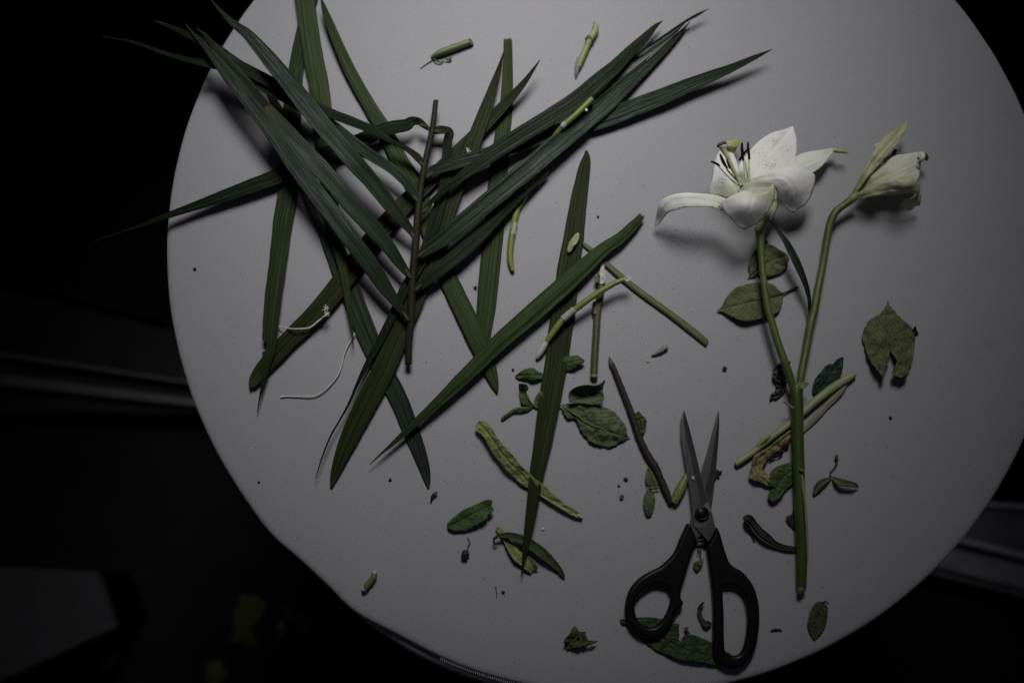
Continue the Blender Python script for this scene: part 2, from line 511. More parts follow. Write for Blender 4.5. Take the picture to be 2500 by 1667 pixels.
# ------------------------------------------------------------------ the table
TC = Vector((0.1020, 0.2374, 0)); TR = 1138.4 / 2430 * CAM_H
def table():
    t = thing('round_table', 'round table under a fitted pale grey woven cloth cover', 'table', (1494, 646, 0))
    t.location = (TC.x, TC.y, -.75); bpy.context.view_layer.update()
    # radius wobble near the lower-left, where the elastic cover is puckered
    def rad(a):
        d = math.degrees(a) % 360
        w = 0.0
        for c, s, h in ((229, 5.5, -.0022), (236, 3.0, .0018), (222, 3, .0012), (243, 4, -.0012)):
            w += h * math.exp(-((d - c) / s) ** 2)
        return TR + w + .0003 * noise.noise(Vector((math.cos(a) * 14, math.sin(a) * 14, 0)))
    nA = 360
    prof = [(0, 0)] + [(k / 12, 0) for k in range(1, 12)] + [(.985, 0), (.993, -.0004), (.998, -.0016), (1.0, -.004)]
    V = []; F = []
    for k in range(nA):
        a = 2 * math.pi * k / nA
        for (q, z) in prof[1:]:
            r = rad(a) * q
            V.append((TC.x + r * math.cos(a), TC.y + r * math.sin(a), z))
    n = len(prof) - 1
    V.append((TC.x, TC.y, 0)); c = len(V) - 1
    for k in range(nA):
        k2 = (k + 1) % nA
        F.append((c, k * n, k2 * n))
        for j in range(n - 1):
            F.append((k * n + j, k * n + j + 1, k2 * n + j + 1, k2 * n + j))
    me = bpy.data.meshes.new('cloth_top'); me.from_pydata(V, [], F)
    o = link('cloth_top', me, M_CLOTH, t); o['label'] = 'flat woven top of the cover'
    # the side band swells out a little below the seam along the front, then goes down
    V = []; F = []
    pr = [(-.6, -.0038), (-.3, -.0052), (.2, -.0052), (.65, -.0070), (1.0, -.0105), (1.0, -.015), (.6, -.024), (0, -.05), (-1.2, -.2), (-2.0, -.745)]
    for k in range(nA):
        a = 2 * math.pi * k / nA; d = math.degrees(a)
        s = .0004 + .0072 * math.exp(-((d - 247) / 10) ** 2) + .0050 * math.exp(-((d - 264) / 9) ** 2) + .0006 * math.sin(d * .5)
        s *= min(1, max(.1, (d - 229) / 10)) if d < 240 else 1
        for (q, z) in pr:
            r = rad(a) - .0004 + (q * s if q > 0 else q * .004 if z > -.02 else q * .02)
            V.append((TC.x + r * math.cos(a), TC.y + r * math.sin(a), z))
    n = len(pr)
    for k in range(nA):
        k2 = (k + 1) % nA
        for j in range(n - 1):
            F.append((k * n + j, k * n + j + 1, k2 * n + j + 1, k2 * n + j))
    me = bpy.data.meshes.new('side_band'); me.from_pydata(V, [], F)
    o = link('side_band', me, M_CLOTH, t); o['label'] = 'side panel of the cover hanging to the floor'
    # overlock stitches on the seam
    bm = bmesh.new()
    for k in range(62):
        a = R(247.6 + k * .26)
        r = rad(a)
        p = Vector((TC.x + (r + .0006) * math.cos(a), TC.y + (r + .0006) * math.sin(a), -.0022))
        m4 = Matrix.Translation(p) @ Matrix.Rotation(a, 4, 'Z') @ Matrix.Diagonal((.0017, .0004, .0004, 1))
        bmesh.ops.create_cube(bm, size=1, matrix=m4)
    me = bpy.data.meshes.new('seam_stitching'); bm.to_mesh(me); bm.free()
    o = link('seam_stitching', me, plain('stitch_thread', (.6, .6, .6), .7), t, smooth=False); o['kind'] = 'stuff'
table()

# ------------------------------------------------------------------ room below the table
FZ = -750.0
def quad_prism(name, pts, z0, z1, mat, parent=None, bev=.002):
    bm = bmesh.new()
    top = [bm.verts.new(ray(x, y, z1)) for x, y in pts]
    bot = [bm.verts.new(Vector((v.co.x, v.co.y, z0 * .001))) for v in top]
    n = len(pts)
    bm.faces.new(top); bm.faces.new(bot[::-1])
    for i in range(n):
        bm.faces.new((top[i], bot[i], bot[(i + 1) % n], top[(i + 1) % n]))
    bmesh.ops.recalc_face_normals(bm, faces=bm.faces)
    if bev: bmesh.ops.bevel(bm, geom=list(bm.edges), offset=bev, segments=2, affect='EDGES')
    me = bpy.data.meshes.new(name); bm.to_mesh(me); bm.free()
    return link(name, me, mat, parent, smooth=False)
M_FLOOR = plain('dark_floor', (.0065, .006, .0065), .85, 0, 14, .4, .15)
me = bpy.data.meshes.new('floor'); me.from_pydata([(-4, -4, -.75), (4, -4, -.75), (4, 4, -.75), (-4, 4, -.75)], [], [(0, 1, 2, 3)])
struct(link('floor', me, M_FLOOR, None, False))
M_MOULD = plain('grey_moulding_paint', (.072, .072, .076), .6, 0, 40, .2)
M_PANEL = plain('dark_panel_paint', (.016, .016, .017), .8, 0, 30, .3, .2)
t = thing('floor_moulding', 'dark stepped moulding with dull grey strips on the floor left of the table', 'moulding', (100, 870, FZ))
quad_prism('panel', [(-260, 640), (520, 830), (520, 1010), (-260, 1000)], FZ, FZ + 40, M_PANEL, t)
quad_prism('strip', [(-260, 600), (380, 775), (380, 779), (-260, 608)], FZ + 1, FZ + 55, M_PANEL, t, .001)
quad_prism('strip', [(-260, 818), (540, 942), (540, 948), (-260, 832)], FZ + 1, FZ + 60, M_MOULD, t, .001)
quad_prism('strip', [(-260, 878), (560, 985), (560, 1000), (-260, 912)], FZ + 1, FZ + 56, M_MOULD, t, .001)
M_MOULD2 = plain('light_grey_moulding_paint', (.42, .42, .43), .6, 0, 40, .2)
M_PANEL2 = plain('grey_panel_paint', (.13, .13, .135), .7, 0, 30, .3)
t = thing('floor_moulding', 'grey stepped moulding on the floor beyond the lower right edge of the table', 'moulding', (2440, 1350, FZ))
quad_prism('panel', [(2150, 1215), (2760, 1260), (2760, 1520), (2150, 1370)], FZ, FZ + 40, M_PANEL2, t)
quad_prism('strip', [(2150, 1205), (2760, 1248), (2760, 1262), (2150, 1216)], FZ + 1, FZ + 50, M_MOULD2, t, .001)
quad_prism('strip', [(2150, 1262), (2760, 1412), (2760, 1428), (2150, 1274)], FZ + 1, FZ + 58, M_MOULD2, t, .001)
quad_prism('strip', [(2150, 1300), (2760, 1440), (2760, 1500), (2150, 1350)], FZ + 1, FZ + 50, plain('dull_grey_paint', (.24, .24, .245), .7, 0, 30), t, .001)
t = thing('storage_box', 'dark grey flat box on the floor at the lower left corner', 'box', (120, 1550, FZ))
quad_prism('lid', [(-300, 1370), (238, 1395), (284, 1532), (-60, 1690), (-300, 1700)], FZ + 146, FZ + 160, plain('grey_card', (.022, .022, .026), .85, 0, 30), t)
quad_prism('side_wall', [(-300, 1400), (226, 1405), (272, 1526), (-70, 1680), (-300, 1690)], FZ, FZ + 145, plain('card_painted_shade', (.0015, .0015, .0015), 1.0, 0, 200, .3, .02), t)  # side coloured near black: shade painted over the light it faces
L_FLOOR = leaf_mat('floor_leaf_olive', (.035, .050, .008), (.060, .075, .016), (.06, .07, .03), .8)
L_FLOOR2 = leaf_mat('floor_leaf_pale', (.13, .13, .07), (.17, .17, .09), (.15, .15, .08), .7)
for pts, mt, lb in (
    ([(588, 1448), (606, 1455), (634, 1452), (652, 1478), (646, 1512), (620, 1530), (618, 1566), (640, 1588), (612, 1590), (584, 1572), (556, 1574), (570, 1538), (566, 1500)], L_FLOOR, 'large blurred olive leaf on the dark floor below the table'),
    ([(684, 1478), (704, 1482), (716, 1496), (748, 1500), (768, 1514), (752, 1528), (756, 1548), (736, 1546), (722, 1520), (700, 1508)], L_FLOOR, 'blurred olive leaf on the floor closest to the table edge'),
    ([(676, 1520), (692, 1512), (700, 1545), (684, 1560)], L_FLOOR2, 'small pale scrap among the olive leaves on the floor'),
    ([(290, 1580), (296, 1600), (280, 1625), (255, 1638), (246, 1620), (262, 1595)], L_FLOOR2, 'small pale leaf on the floor beside the grey box'),
    ([(500, 1620), (540, 1610), (560, 1650), (530, 1680), (500, 1670)], L_FLOOR, 'faint green leaf on the floor at the bottom edge')):
    cx = sum(p[0] for p in pts) / len(pts); cy = sum(p[1] for p in pts) / len(pts)
    bm = bmesh.new()
    c = bm.verts.new(ray(cx, cy, FZ + 14)); vs = [bm.verts.new(ray(p[0], p[1], FZ + 3 + 5 * (i % 2))) for i, p in enumerate(pts)]
    for i in range(len(vs)): bm.faces.new((c, vs[i], vs[(i + 1) % len(vs)]))
    bmesh.ops.recalc_face_normals(bm, faces=bm.faces)
    bmesh.ops.subdivide_edges(bm, edges=list(bm.edges), cuts=2, smooth=.4, use_grid_fill=True)
    me = bpy.data.meshes.new('fallen_leaf'); bm.to_mesh(me); bm.free()
    tag(solid(link('fallen_leaf', me, mt), 1), lb, 'leaf', 'leaves fallen on the floor')

# ------------------------------------------------------------------ loose palm leaves
GP = 'loose palm leaves strewn on the table'
def palm(label, ctrl, mat, **kw):
    return tag(blade('palm_leaf', ctrl, mat, **kw), label, 'palm leaf', GP)
palm('dark green palm leaf whose cut end lies lower left of the yellow-green crumpled leaf', [
    (640, 190, 4, 1.5), (700, 310, 30, 1.5), (735, 400, 44, 1.5), (764, 480, 48, 1.5), (803, 570, 50, 1.5), (840, 670, 52, 1.5), (888, 796, 50, 1.5), (930, 891, 46, 1.5),
    (972, 971, 44, 1.5), (1010, 1067, 38, 1.5), (1033, 1130, 28, 1.5), (1043, 1170, 16, 1.5), (1046, 1191, 3, 1.5)], G_FROND, seed=1, camber=.09, pleat=.3)
palm('upright palm leaf cut square at its top end between the two slim tips', [
    (1240, 97, 20, 1.2), (1240, 159, 24, 1.2), (1236, 255, 32, 1.2), (1228, 319, 38, 1.2), (1222, 380, 42, 1.2), (1215, 440, 46, 1.2), (1208, 543, 48, 1.2), (1196, 655, 50, 1.2),
    (1187, 751, 47, 1.2), (1180, 815, 38, 1.2), (1177, 862, 26, 1.2)], G_LOOSE, seed=2, camber=-.08, pleat=.3, ragged=-1.5)
palm('long palm leaf running from top centre down under the frond to a pale cut end', [
    (783, -6, 2, 12), (800, 45, 18, 10), (848, 160, 28, 6), (896, 249, 32, 4), (938, 319, 38, 3), (979, 399, 43, 3), (1017, 462, 46, 3), (1056, 580, 46, 3), (1090, 672, 46, 3),
    (1125, 745, 48, 3.4), (1158, 815, 48, 3.8), (1182, 870, 42, 3.4), (1198, 910, 32, 3), (1209, 940, 17, 3), (1214, 956, 4, 3)], G_LOOSE, seed=3, camber=-.10, pleat=.5)
palm('palm leaf crossing under the stem with its split cut end at the lower left', [
    (1318, 147, 2, 16), (1278, 204, 15, 12), (1230, 258, 26, 8), (1180, 310, 30, 6), (1135, 354, 32, 5), (1074, 415, 36, 5), (1035, 455, 40, 5), (979, 508, 46, 5), (896, 604, 50, 5), (835, 687, 50, 5),
    (771, 765, 48, 4.5), (707, 828, 44, 4), (665, 874, 42, 3.5), (634, 910, 34, 3.5), (619, 932, 25, 4), (612, 943, 10, 4)], G_OLIVE, seed=4, camber=.08, pleat=.35, ragged=2)
palm('palm leaf slanting from the top middle to a broad spotted cut end at lower left', [
    (1230, 127, 2, 7), (1215, 179, 14, 6), (1192, 249, 28, 6.5), (1167, 319, 36, 7.5), (1146, 372, 40, 7.5), (1118, 440, 42, 6.5), (1096, 500, 44, 6), (1072, 570, 46, 5.5), (1040, 650, 48, 5), (1010, 730, 50, 4.5),
    (975, 812, 52, 4), (940, 895, 54, 3.8), (899, 975, 54, 3), (861, 1051, 48, 2.5), (835, 1110, 36, 2.5), (818, 1155, 22, 2.5), (808, 1188, 5, 2.5)], G_OLIVE, seed=5, camber=.11, pleat=.3)
palm('palm leaf standing nearly upright at left with brown patches and a torn notch', [
    (772, -30, 24, 3), (742, 64, 30, 3), (724, 159, 36, 3), (714, 260, 44, 3), (708, 370, 50, 3), (704, 464, 50, 3.2), (691, 540, 48, 3.5), (680, 630, 44, 4), (668, 719, 42, 6),
    (660, 799, 38, 7.5), (656, 850, 32, 8), (650, 890, 20, 8), (642, 935, 9, 7), (634, 971, 4, 6), (628, 1006, 1, 4)], G_DARK, seed=6, camber=-.09, pleat=.35, notch=(872, 900, 1))
palm('broad pale-ribbed palm leaf entering at the top edge left of centre', [
    (736, -60, 46, 7), (744, 0, 47, 7), (763, 128, 48, 6.5), (781, 223, 48, 6), (792, 330, 46, 6), (803, 450, 40, 6), (816, 560, 32, 7), (829, 617, 27, 8), (841, 671, 22, 8.5),
    (850, 735, 16, 8), (857, 783, 9, 8), (860, 815, 4, 8), (862, 850, 1, 7)], G_LOOSE, seed=7, camber=-.10, pleat=.5)
palm('long dark palm leaf standing upright in the middle under the crossing leaf', [
    (1431, 367, 4, 1.5), (1432, 385, 18, 1.5), (1426, 415, 30, 1.5), (1412, 496, 41, 1.5), (1399, 591, 50, 1.8), (1388, 655, 54, 2), (1377, 751, 58, 2), (1367, 815, 58, 2), (1359, 880, 56, 2),
    (1341, 985, 53, 3), (1325, 1083, 44, 4), (1310, 1160, 35, 5), (1298, 1246, 27, 6), (1288, 1309, 19, 7), (1279, 1365, 8, 7), (1273, 1408, 1, 5)], G_OLIVE, seed=8, camber=.07, pleat=.3)
palm('folded palm leaf crossing diagonally over the upright one from right to lower left', [
    (1567, 527, 16, 5), (1545, 552, 24, 6), (1512, 583, 28, 7), (1470, 612, 34, 8), (1406, 671, 44, 9), (1342, 728, 48, 9), (1278, 784, 46, 9), (1214, 840, 42, 9), (1164, 891, 38, 9), (1119, 934, 34, 9),
    (1074, 977, 26, 9), (1010, 1036, 18, 8), (962, 1080, 11, 7), (930, 1108, 5, 7), (902, 1134, 1, 6)], G_LOOSE, seed=9, camber=-.10, pleat=.5, ragged=-2.5)
tag(blade('palm_strip', [(1425, 596, 9, 1.5), (1451, 617, 12, 1.5), (1500, 662, 14, 2), (1556, 708, 15, 2), (1642, 771, 16, 2), (1706, 821, 17, 2), (1726, 838, 15, 2)],
          stem_mat('strip_green', (.062, .080, .024), (.13, .155, .055), .5, 9), camber=-.2, ns=6, thick=.8, ragged=1), 'narrow grooved green strip running to the right below the folded leaf', 'leaf strip')

# ------------------------------------------------------------------ the palm frond
fr = thing('palm_frond', 'cut palm frond with leaflets spreading from a short brown-green stalk', 'palm frond', (1010, 640, 0))
def leaflet(ctrl, mat=None, lift=0, **kw):
    ctrl = [tuple(c_[:3]) + (3 + (c_[3] - 3) * .8,) + tuple(c_[4:]) for c_ in ctrl]
    x0, y0 = ctrl[0][:2]
    ctrl = [tuple(c_[:3]) + (c_[3] + lift * min(1, math.hypot(c_[0] - x0, c_[1] - y0) / 260),) + tuple(c_[4:]) for c_ in ctrl]
    return blade('leaflet', ctrl, mat or G_FROND, fr, **kw)
tube('stalk', [(1064, 246, 13, 12), (1055, 319, 15, 12), (1034, 415, 16, 12), (1022, 500, 17, 12), (1014, 607, 19, 12), (1007, 687, 20, 11), (1003, 783, 18, 10), (998, 840, 17, 8), (997, 889, 17, 7)],
     RACHIS, fr, flat=.8, cap_slant=(.8, 0))
RACHIS.node_tree.nodes['Principled BSDF'].inputs['Specular IOR Level'].default_value = .15
CALLUS = stem_mat('leaf_base_callus', (.018, .021, .008), (.046, .046, .021), .8, 8)
for nx_, ny_, dx_, dy_ in ((1036, 309, -10, -3), (1066, 322, 9, 2), (1030, 402, -8, -8), (1046, 430, 8, -8), (1016, 488, -7, -10), (1036, 515, 8, -8), (1008, 576, -6, -10), (1025, 624, 9, -8), (998, 672, -7, -12), (1018, 706, 8, -9), (992, 776, -7, -12)):
    tube('leaf_base', [(nx_ - dx_ * .7, ny_ - dy_ * .7, 8, 12.6), (nx_, ny_, 11, 13), (nx_ + dx_ * 1.3, ny_ + dy_ * 1.3, 4, 13)], CALLUS, fr, ns=8, nseg=3, bumpy=.2)
leaflet([(1049, 317, 9, 14), (1036, 307, 14, 14), (1022, 297, 18, 15, 1.5), (1005, 297, 24, 16, 2), (991, 306, 30, 16, 1), (960, 311, 33, 15), (928, 321, 35, 13), (880, 344, 37, 11), (800, 375, 38, 10), (740, 402, 38, 9.5), (678, 430, 37, 9),
         (620, 452, 35, 9), (551, 477, 30, 9), (480, 502, 22, 10), (410, 526, 15, 12), (360, 545, 11, 12), (327, 556, 8, 12), (280, 572, 4, 12), (232, 589, 1, 11)], G_FROND_D, seed=11, camber=.05)
leaflet([(1036, 406, 12, 15), (1020, 385, 18, 16, -1.5), (998, 367, 13, 17, -1.5), (975, 355, 11, 18, -1), (953, 344, 13, 18), (912, 319, 20, 18), (864, 299, 23, 17), (800, 274, 24, 16), (740, 245, 26, 15), (678, 210, 28, 16),
         (640, 190, 28, 18), (583, 160, 28, 21), (530, 122, 26, 24), (487, 98, 20, 26), (423, 69, 12, 27), (378, 51, 2, 27)], G_FROND_D, seed=12, lift=6, camber=.08)
leaflet([(1023, 493, 10, 15), (1007, 464, 20, 16), (959, 415, 24, 17), (896, 373, 27, 16), (854, 341, 28, 15), (800, 300, 28, 13), (710, 245, 28, 13), (646, 214, 26, 15), (600, 190, 24, 17), (551, 166, 22, 19),
         (503, 156, 17, 21), (423, 137, 11, 23), (327, 104, 7, 24), (290, 96, 4, 24), (250, 90, 1, 24)], seed=13, lift=5, camber=.06)
leaflet([(1014, 580, 12, 15), (1000, 560, 20, 16), (966, 518, 32, 18), (905, 441, 40, 19), (864, 395, 43, 20), (800, 320, 45, 21), (742, 249, 45, 23), (700, 196, 42, 25), (656, 143, 38, 27), (608, 88, 27, 29), (575, 62, 19, 30),
         (551, 41, 13, 31), (530, 18, 7, 31), (505, -14, 2, 31)], seed=14, lift=12, camber=.06)
leaflet([(1003, 678, 10, 14), (985, 655, 22, 15), (934, 585, 38, 17), (864, 507, 44, 18), (800, 430, 45, 18), (735, 362, 44, 19), (690, 312, 40, 20), (668, 282, 30, 20), (654, 262, 20, 20)], seed=15, lift=9, camber=.06, ragged=3)
leaflet([(760, 395, 14, 16.5), (700, 325, 18, 17.5), (650, 262, 20, 18.5), (600, 200, 24, 20), (545, 140, 20, 22), (515, 105, 14, 23), (500, 85, 8, 23), (478, 68, 1, 23)], G_FROND_D, seed=16, lift=9, camber=.05)
leaflet([(997, 782, 9, 11), (975, 750, 20, 13), (937, 697, 36, 15), (900, 642, 42, 17), (850, 575, 44, 18), (800, 508, 44, 19), (755, 450, 42, 20), (715, 398, 40, 21), (672, 335, 37, 21.5), (620, 265, 34, 22), (575, 210, 31, 23), (545, 170, 27, 24),
         (515, 132, 18, 25), (485, 98, 9, 26), (452, 58, 1, 26)], seed=17, lift=9, camber=.06)
# right-hand side
leaflet([(1054, 326, 8, 14), (1070, 318, 20, 14, 1), (1087, 318, 19, 14, 1), (1097, 326, 22, 13, 2), (1092, 351, 22, 12), (1089, 399, 22, 11), (1086, 446, 25, 10), (1076, 490, 28, 9), (1061, 543, 30, 9), (1044, 600, 30, 8.5), (1020, 650, 28, 8), (985, 712, 24, 8),
         (958, 770, 20, 8), (928, 830, 18, 8), (895, 891, 13, 8), (872, 938, 8, 9), (851, 987, 6, 9), (828, 1028, 4, 9), (806, 1067, 4, 9), (785, 1120, 3, 8), (770, 1169, 1, 7)], G_FROND_D, seed=18, camber=.10)
leaflet([(1039, 437, 10, 14), (1048, 422, 22, 15), (1071, 411, 27, 16), (1119, 396, 31, 16), (1183, 378, 32, 15), (1246, 358, 36, 12), (1310, 339, 38, 8), (1380, 318, 42, 6), (1440, 302, 44, 6), (1496, 284, 44, 6), (1540, 266, 44, 7), (1591, 246, 42, 8), (1640, 226, 38, 9), (1687, 206, 33, 10), (1735, 187, 28, 11),
         (1783, 168, 21, 13), (1846, 139, 11, 15), (1885, 121, 1, 17)], seed=19, camber=.06, pleat=.4)
leaflet([(1032, 520, 9, 14), (1044, 503, 12, 15), (1062, 484, 12, 16), (1093, 457, 16, 17), (1119, 437, 22, 18), (1183, 389, 34, 19), (1246, 346, 40, 19), (1342, 287, 42, 18), (1406, 245, 42, 17), (1464, 196, 40, 16), (1500, 165, 34, 14), (1537, 128, 28, 12), (1579, 88, 20, 11), (1600, 65, 11, 11), (1618, 51, 1, 10)],
        G_FROND_D, seed=20, camber=.05)
leaflet([(1020, 631, 10, 14), (1036, 615, 24, 15), (1080, 584, 38, 16), (1119, 553, 44, 17), (1183, 500, 46, 17), (1262, 435, 48, 16), (1330, 378, 48, 14), (1406, 315, 48, 11), (1464, 264, 48, 9), (1515, 218, 42, 7), (1560, 178, 32, 5.5), (1600, 141, 24, 5), (1640, 102, 15, 5), (1665, 76, 8, 5), (1685, 53, 1, 5)], seed=21, camber=.12, pleat=.35)
PALE_SHEEN = palm_mat('leaf_face_painted_sheen', (.10, .112, .094), (.15, .16, .14), (.2, .21, .18), .4, .0, 5, .5)  # window sheen on the glossy fold, put into a pale base colour
o = leaflet([(1474, 232, 8, 7.5), (1511, 189, 25, 6), (1550, 156, 28, 5.5), (1589, 124, 26, 5.5), (1630, 90, 18, 6), (1662, 63, 9, 7), (1678, 50, 3, 7)], PALE_SHEEN, seed=31, camber=.1, pleat=.1, ns=6)
o.name = 'leaf_fold'; o['label'] = 'inner face of the folded leaflet, its window sheen painted pale grey'
o = leaflet([(1462, 190, 3, 13), (1492, 171, 5, 12), (1550, 136, 5, 11), (1609, 97, 6, 11), (1667, 57, 6, 11), (1702, 37, 7, 11), (1731, 22, 1, 12)], seed=32, camber=.1, pleat=0, ns=3)
o.name = 'leaf_edge'
leaflet([(1012, 712, 9, 13), (1030, 695, 22, 13), (1055, 672, 32, 13), (1119, 622, 38, 12), (1183, 565, 32, 11), (1230, 520, 22, 10), (1290, 465, 14, 9), (1340, 420, 4, 8)], G_FROND_D, seed=22, camber=.08)

exec_parts = True
# ------------------------------------------------------------------ cut stems
Y1 = stem_mat('yellow_green_stem', (.13, .17, .025), (.21, .25, .05), .45, 14)
SLEEVE = stem_mat('papery_sleeve', (.30, .30, .27), (.45, .45, .41), .8, 20)
WHITE_CUT = stem_mat('white_cut_pith', (.38, .40, .34), (.55, .56, .50), .8, 8, (.2, .22, .18))
def curved(label, ctrl, bands, tip):
    t = thing('flower_stalk', label, 'stalk', (ctrl[-1][0], ctrl[-1][1], 0), 'curved yellow-green stalks')
    tube('stalk', ctrl, Y1, t, bumpy=.08)
    for b in bands: tube('papery_band', b, SLEEVE, t, bumpy=.15, nseg=4)
    tube('cut_end', tip[0], tip[1], t, bumpy=.1, nseg=4)
curved('curved yellow-green stalk lying over the upright palm leaf, pale slanted cut at its lower end',
       [(1530, 680, 11, 14), (1498, 693, 14, 13), (1454, 719, 15, 13), (1406, 754, 16, 11), (1374, 781, 17, 8), (1350, 812, 16, 7), (1332, 838, 14, 5)],
       [[(1403, 756, 17.5, 11), (1388, 768, 18, 9.5), (1374, 780, 18, 8.2)]],
       ([(1336, 832, 14, 5.5), (1325, 850, 17, 4), (1317, 864, 15, 3), (1310, 876, 7, 2)], WHITE_CUT))
curved('curved yellow-green stalk coming out from under the frond with an orange lower end',
       [(1446, 241, 14, 15), (1422, 265, 16, 14.5), (1400, 286, 16, 14), (1377, 306, 15, 13), (1355, 332, 13, 9), (1322, 385, 12, 4), (1297, 441, 12, 3), (1275, 490, 14, 3), (1262, 515, 15, 3), (1252, 560, 16, 3), (1246, 610, 16, 3), (1246, 636, 15, 3), (1250, 654, 12, 3)],
       [[(1289, 461, 14, 3), (1282, 476, 15, 3), (1274, 493, 15, 3)], [(1381, 302, 16, 13.3), (1376, 307, 16, 13), (1372, 312, 15, 12.6)], [(1256, 545, 16.4, 3), (1253, 560, 16.6, 3), (1251, 575, 16.4, 3)]],
       ([(1249, 650, 12, 3), (1251, 657, 11, 3), (1252, 662, 8, 2.6)], plain('orange_cut', (.42, .27, .06), .6, 0, 700)))
sheet('frayed_fibre', [(1526, 676), (1534, 672), (1542, 675), (1541, 683), (1532, 688), (1524, 686)], [(1530, 680, 15)], WHITE_CUT, bpy.data.objects['flower_stalk'], step=3, amp=1.5, freq=.3)
BRG = stem_mat('brown_green_stem', (.055, .060, .018), (.10, .095, .035), .45, 9)
t = thing('cut_stem', 'straight brown-green stem with a frayed pale top, standing upright under the curved stalk', 'stem', (1460, 780, 0))
tube('stem', [(1471, 680, 15, 3.2), (1466, 715, 18, 3.2), (1459, 760, 18, 3.2), (1456, 810, 18, 3.2), (1452, 870, 18, 3.2), (1450, 918, 18, 3.2)], BRG, t)
tube('stem_node', [(1458, 738, 18, 3.2), (1456, 748, 22, 3.2), (1456, 758, 20, 3.2), (1456, 770, 18, 3.2)], stem_mat('node_grey', (.10, .09, .05), (.18, .17, .11), .8, 20), t, bumpy=.3, nseg=3)
tube('cut_end', [(1450, 915, 18.6, 3.2), (1450, 919, 19.4, 3.2), (1449.6, 922, 17, 3.2)], stem_mat('cut_rim', (.16, .17, .06), (.25, .25, .12), .7, 9), t, nseg=2)
sheet('frayed_tip', [(1471, 634), (1476, 650), (1474, 664), (1478, 660), (1477, 690), (1464, 692), (1463, 670), (1467, 652)], [(1471, 636, 2), (1470, 690, 6)], WHITE_CUT, t, step=3, amp=1, freq=.2)
sheet('fibre_curl', [(1453, 672), (1462, 668), (1466, 680), (1460, 690), (1452, 686)], [(1459, 680, 6)], stem_mat('grey_fibre', (.09, .10, .07), (.2, .2, .16), .9, 9), t, step=2.5, amp=2, freq=.4)
TWIG = stem_mat('brown_twig', (.014, .008, .007), (.030, .018, .015), .7, 14, (.10, .075, .065), .0006)
t = thing('brown_twig', 'dark reddish-brown twig with a slanted cut tip leading down to the scissors', 'twig', (1560, 1070, 0))
tube('stem', [(1493, 884, 9, 3), (1500, 902, 13, 3), (1511, 930, 14, 3), (1524, 963, 15, 3), (1543, 1013, 16, 3), (1558, 1060, 16, 3), (1578, 1105, 17, 3), (1600, 1140, 18, 3), (1614, 1172, 17, 3), (1628, 1203, 16, 3), (1638, 1228, 12, 3)], TWIG, t, bumpy=.22)
tube('bud', [(1596, 1126, 8, 4), (1603, 1136, 11, 4.5), (1602, 1148, 6, 4)], TWIG, t, nseg=3, bumpy=.2)
tube('cut_tip', [(1488, 870, 2, 2), (1489, 878, 7, 2.6), (1493, 888, 11, 3), (1495, 896, 8, 3)], stem_mat('tip_teal', (.05, .07, .055), (.12, .09, .08), .8, 8), t, nseg=3, bumpy=.3)
PALEG = stem_mat('peeled_green', (.13, .16, .04), (.20, .23, .08), .5, 10)
tag(tube('cut_stem', [(1644, 1227, 18, 3.2), (1652, 1212, 22, 3.4), (1663, 1190, 24, 3.4), (1675, 1163, 14, 3.4), (1679, 1152, 5, 3.4)], PALEG, bumpy=.18), 'short split green stem end wedged between the twig and the scissors', 'stem')

CUTG = stem_mat('grooved_green', (.075, .11, .03), (.16, .20, .07), .5, 11)
L_DARKF = stem_mat('dark_fibre', (.035, .042, .022), (.07, .08, .045), .8, 6)
t = thing('cut_stem', 'short grooved green stem piece with a pale shredded tail at top centre', 'stem', (1100, 125, 0))
tube('stem', [(1151, 102, 17, 3), (1125, 111, 18, 3), (1098, 121, 19, 3), (1076, 129, 18, 3), (1063, 135, 13, 3), (1053, 141, 7, 2.5)], CUTG, t, cap_slant=(.6, 0), bumpy=.1)
blade('shredded_tail', [(1058, 138, 8, 2), (1050, 147, 6, 1.5), (1040, 154, 5, 1.2), (1027, 165, 3, 1)], SLEEVE, t, ns=3, thick=.3, pleat=.3)
blade('fibre', [(1058, 140, 2, 3), (1064, 148, 3, 2.5), (1076, 153, 3, 1.5), (1083, 148, 2, 1.5)], L_DARKF, t, ns=3)
blade('fibre', [(1084, 142, 2, 3), (1093, 146, 4, 2), (1100, 144, 5, 2), (1101, 139, 2, 2)], L_DARKF, t, ns=3)
t = thing('cut_stem', 'short yellow-green stem piece with a slanted mouldy cut, upper right of the frond', 'stem', (1430, 120, 0))
PG2 = stem_mat('yellowish_green', (.19, .22, .07), (.32, .34, .13), .5, 9)
tube('stem', [(1450, 53, 5, 4), (1454, 63, 14, 4), (1453, 76, 18, 3.6), (1446, 88, 19, 3.6), (1440, 97, 19, 3.6), (1434, 112, 17, 3.2), (1426, 130, 17, 3), (1419, 147, 17, 3), (1412, 165, 14, 2.5)], PG2, t, bumpy=.12)
tube('cut_face', [(1416, 140, 12, 3.6), (1413, 152, 15.5, 3.4), (1410, 166, 14, 2.8), (1407, 180, 9, 2), (1406, 193, 2, 1)], stem_mat('mould_grey', (.12, .15, .12), (.28, .31, .27), .9, 6, (.03, .06, .05)), t, flat=.8, bumpy=.15)
tube('collar', [(1432, 90, 12, 4), (1440, 97, 23, 3.6), (1444, 105, 12, 3)], stem_mat('mould_green', (.05, .08, .06), (.10, .13, .07), .9, 7), t, bumpy=.5, nseg=4)
t = thing('cut_stem', 'small green stem stub near the lower left edge of the table', 'stem', (898, 1420, 0))
tube('stem', [(914, 1398, 12, 2.6), (911, 1410, 15, 2.8), (901, 1423, 15, 2.8), (890, 1436, 15, 2.8)], CUTG, t, bumpy=.12)
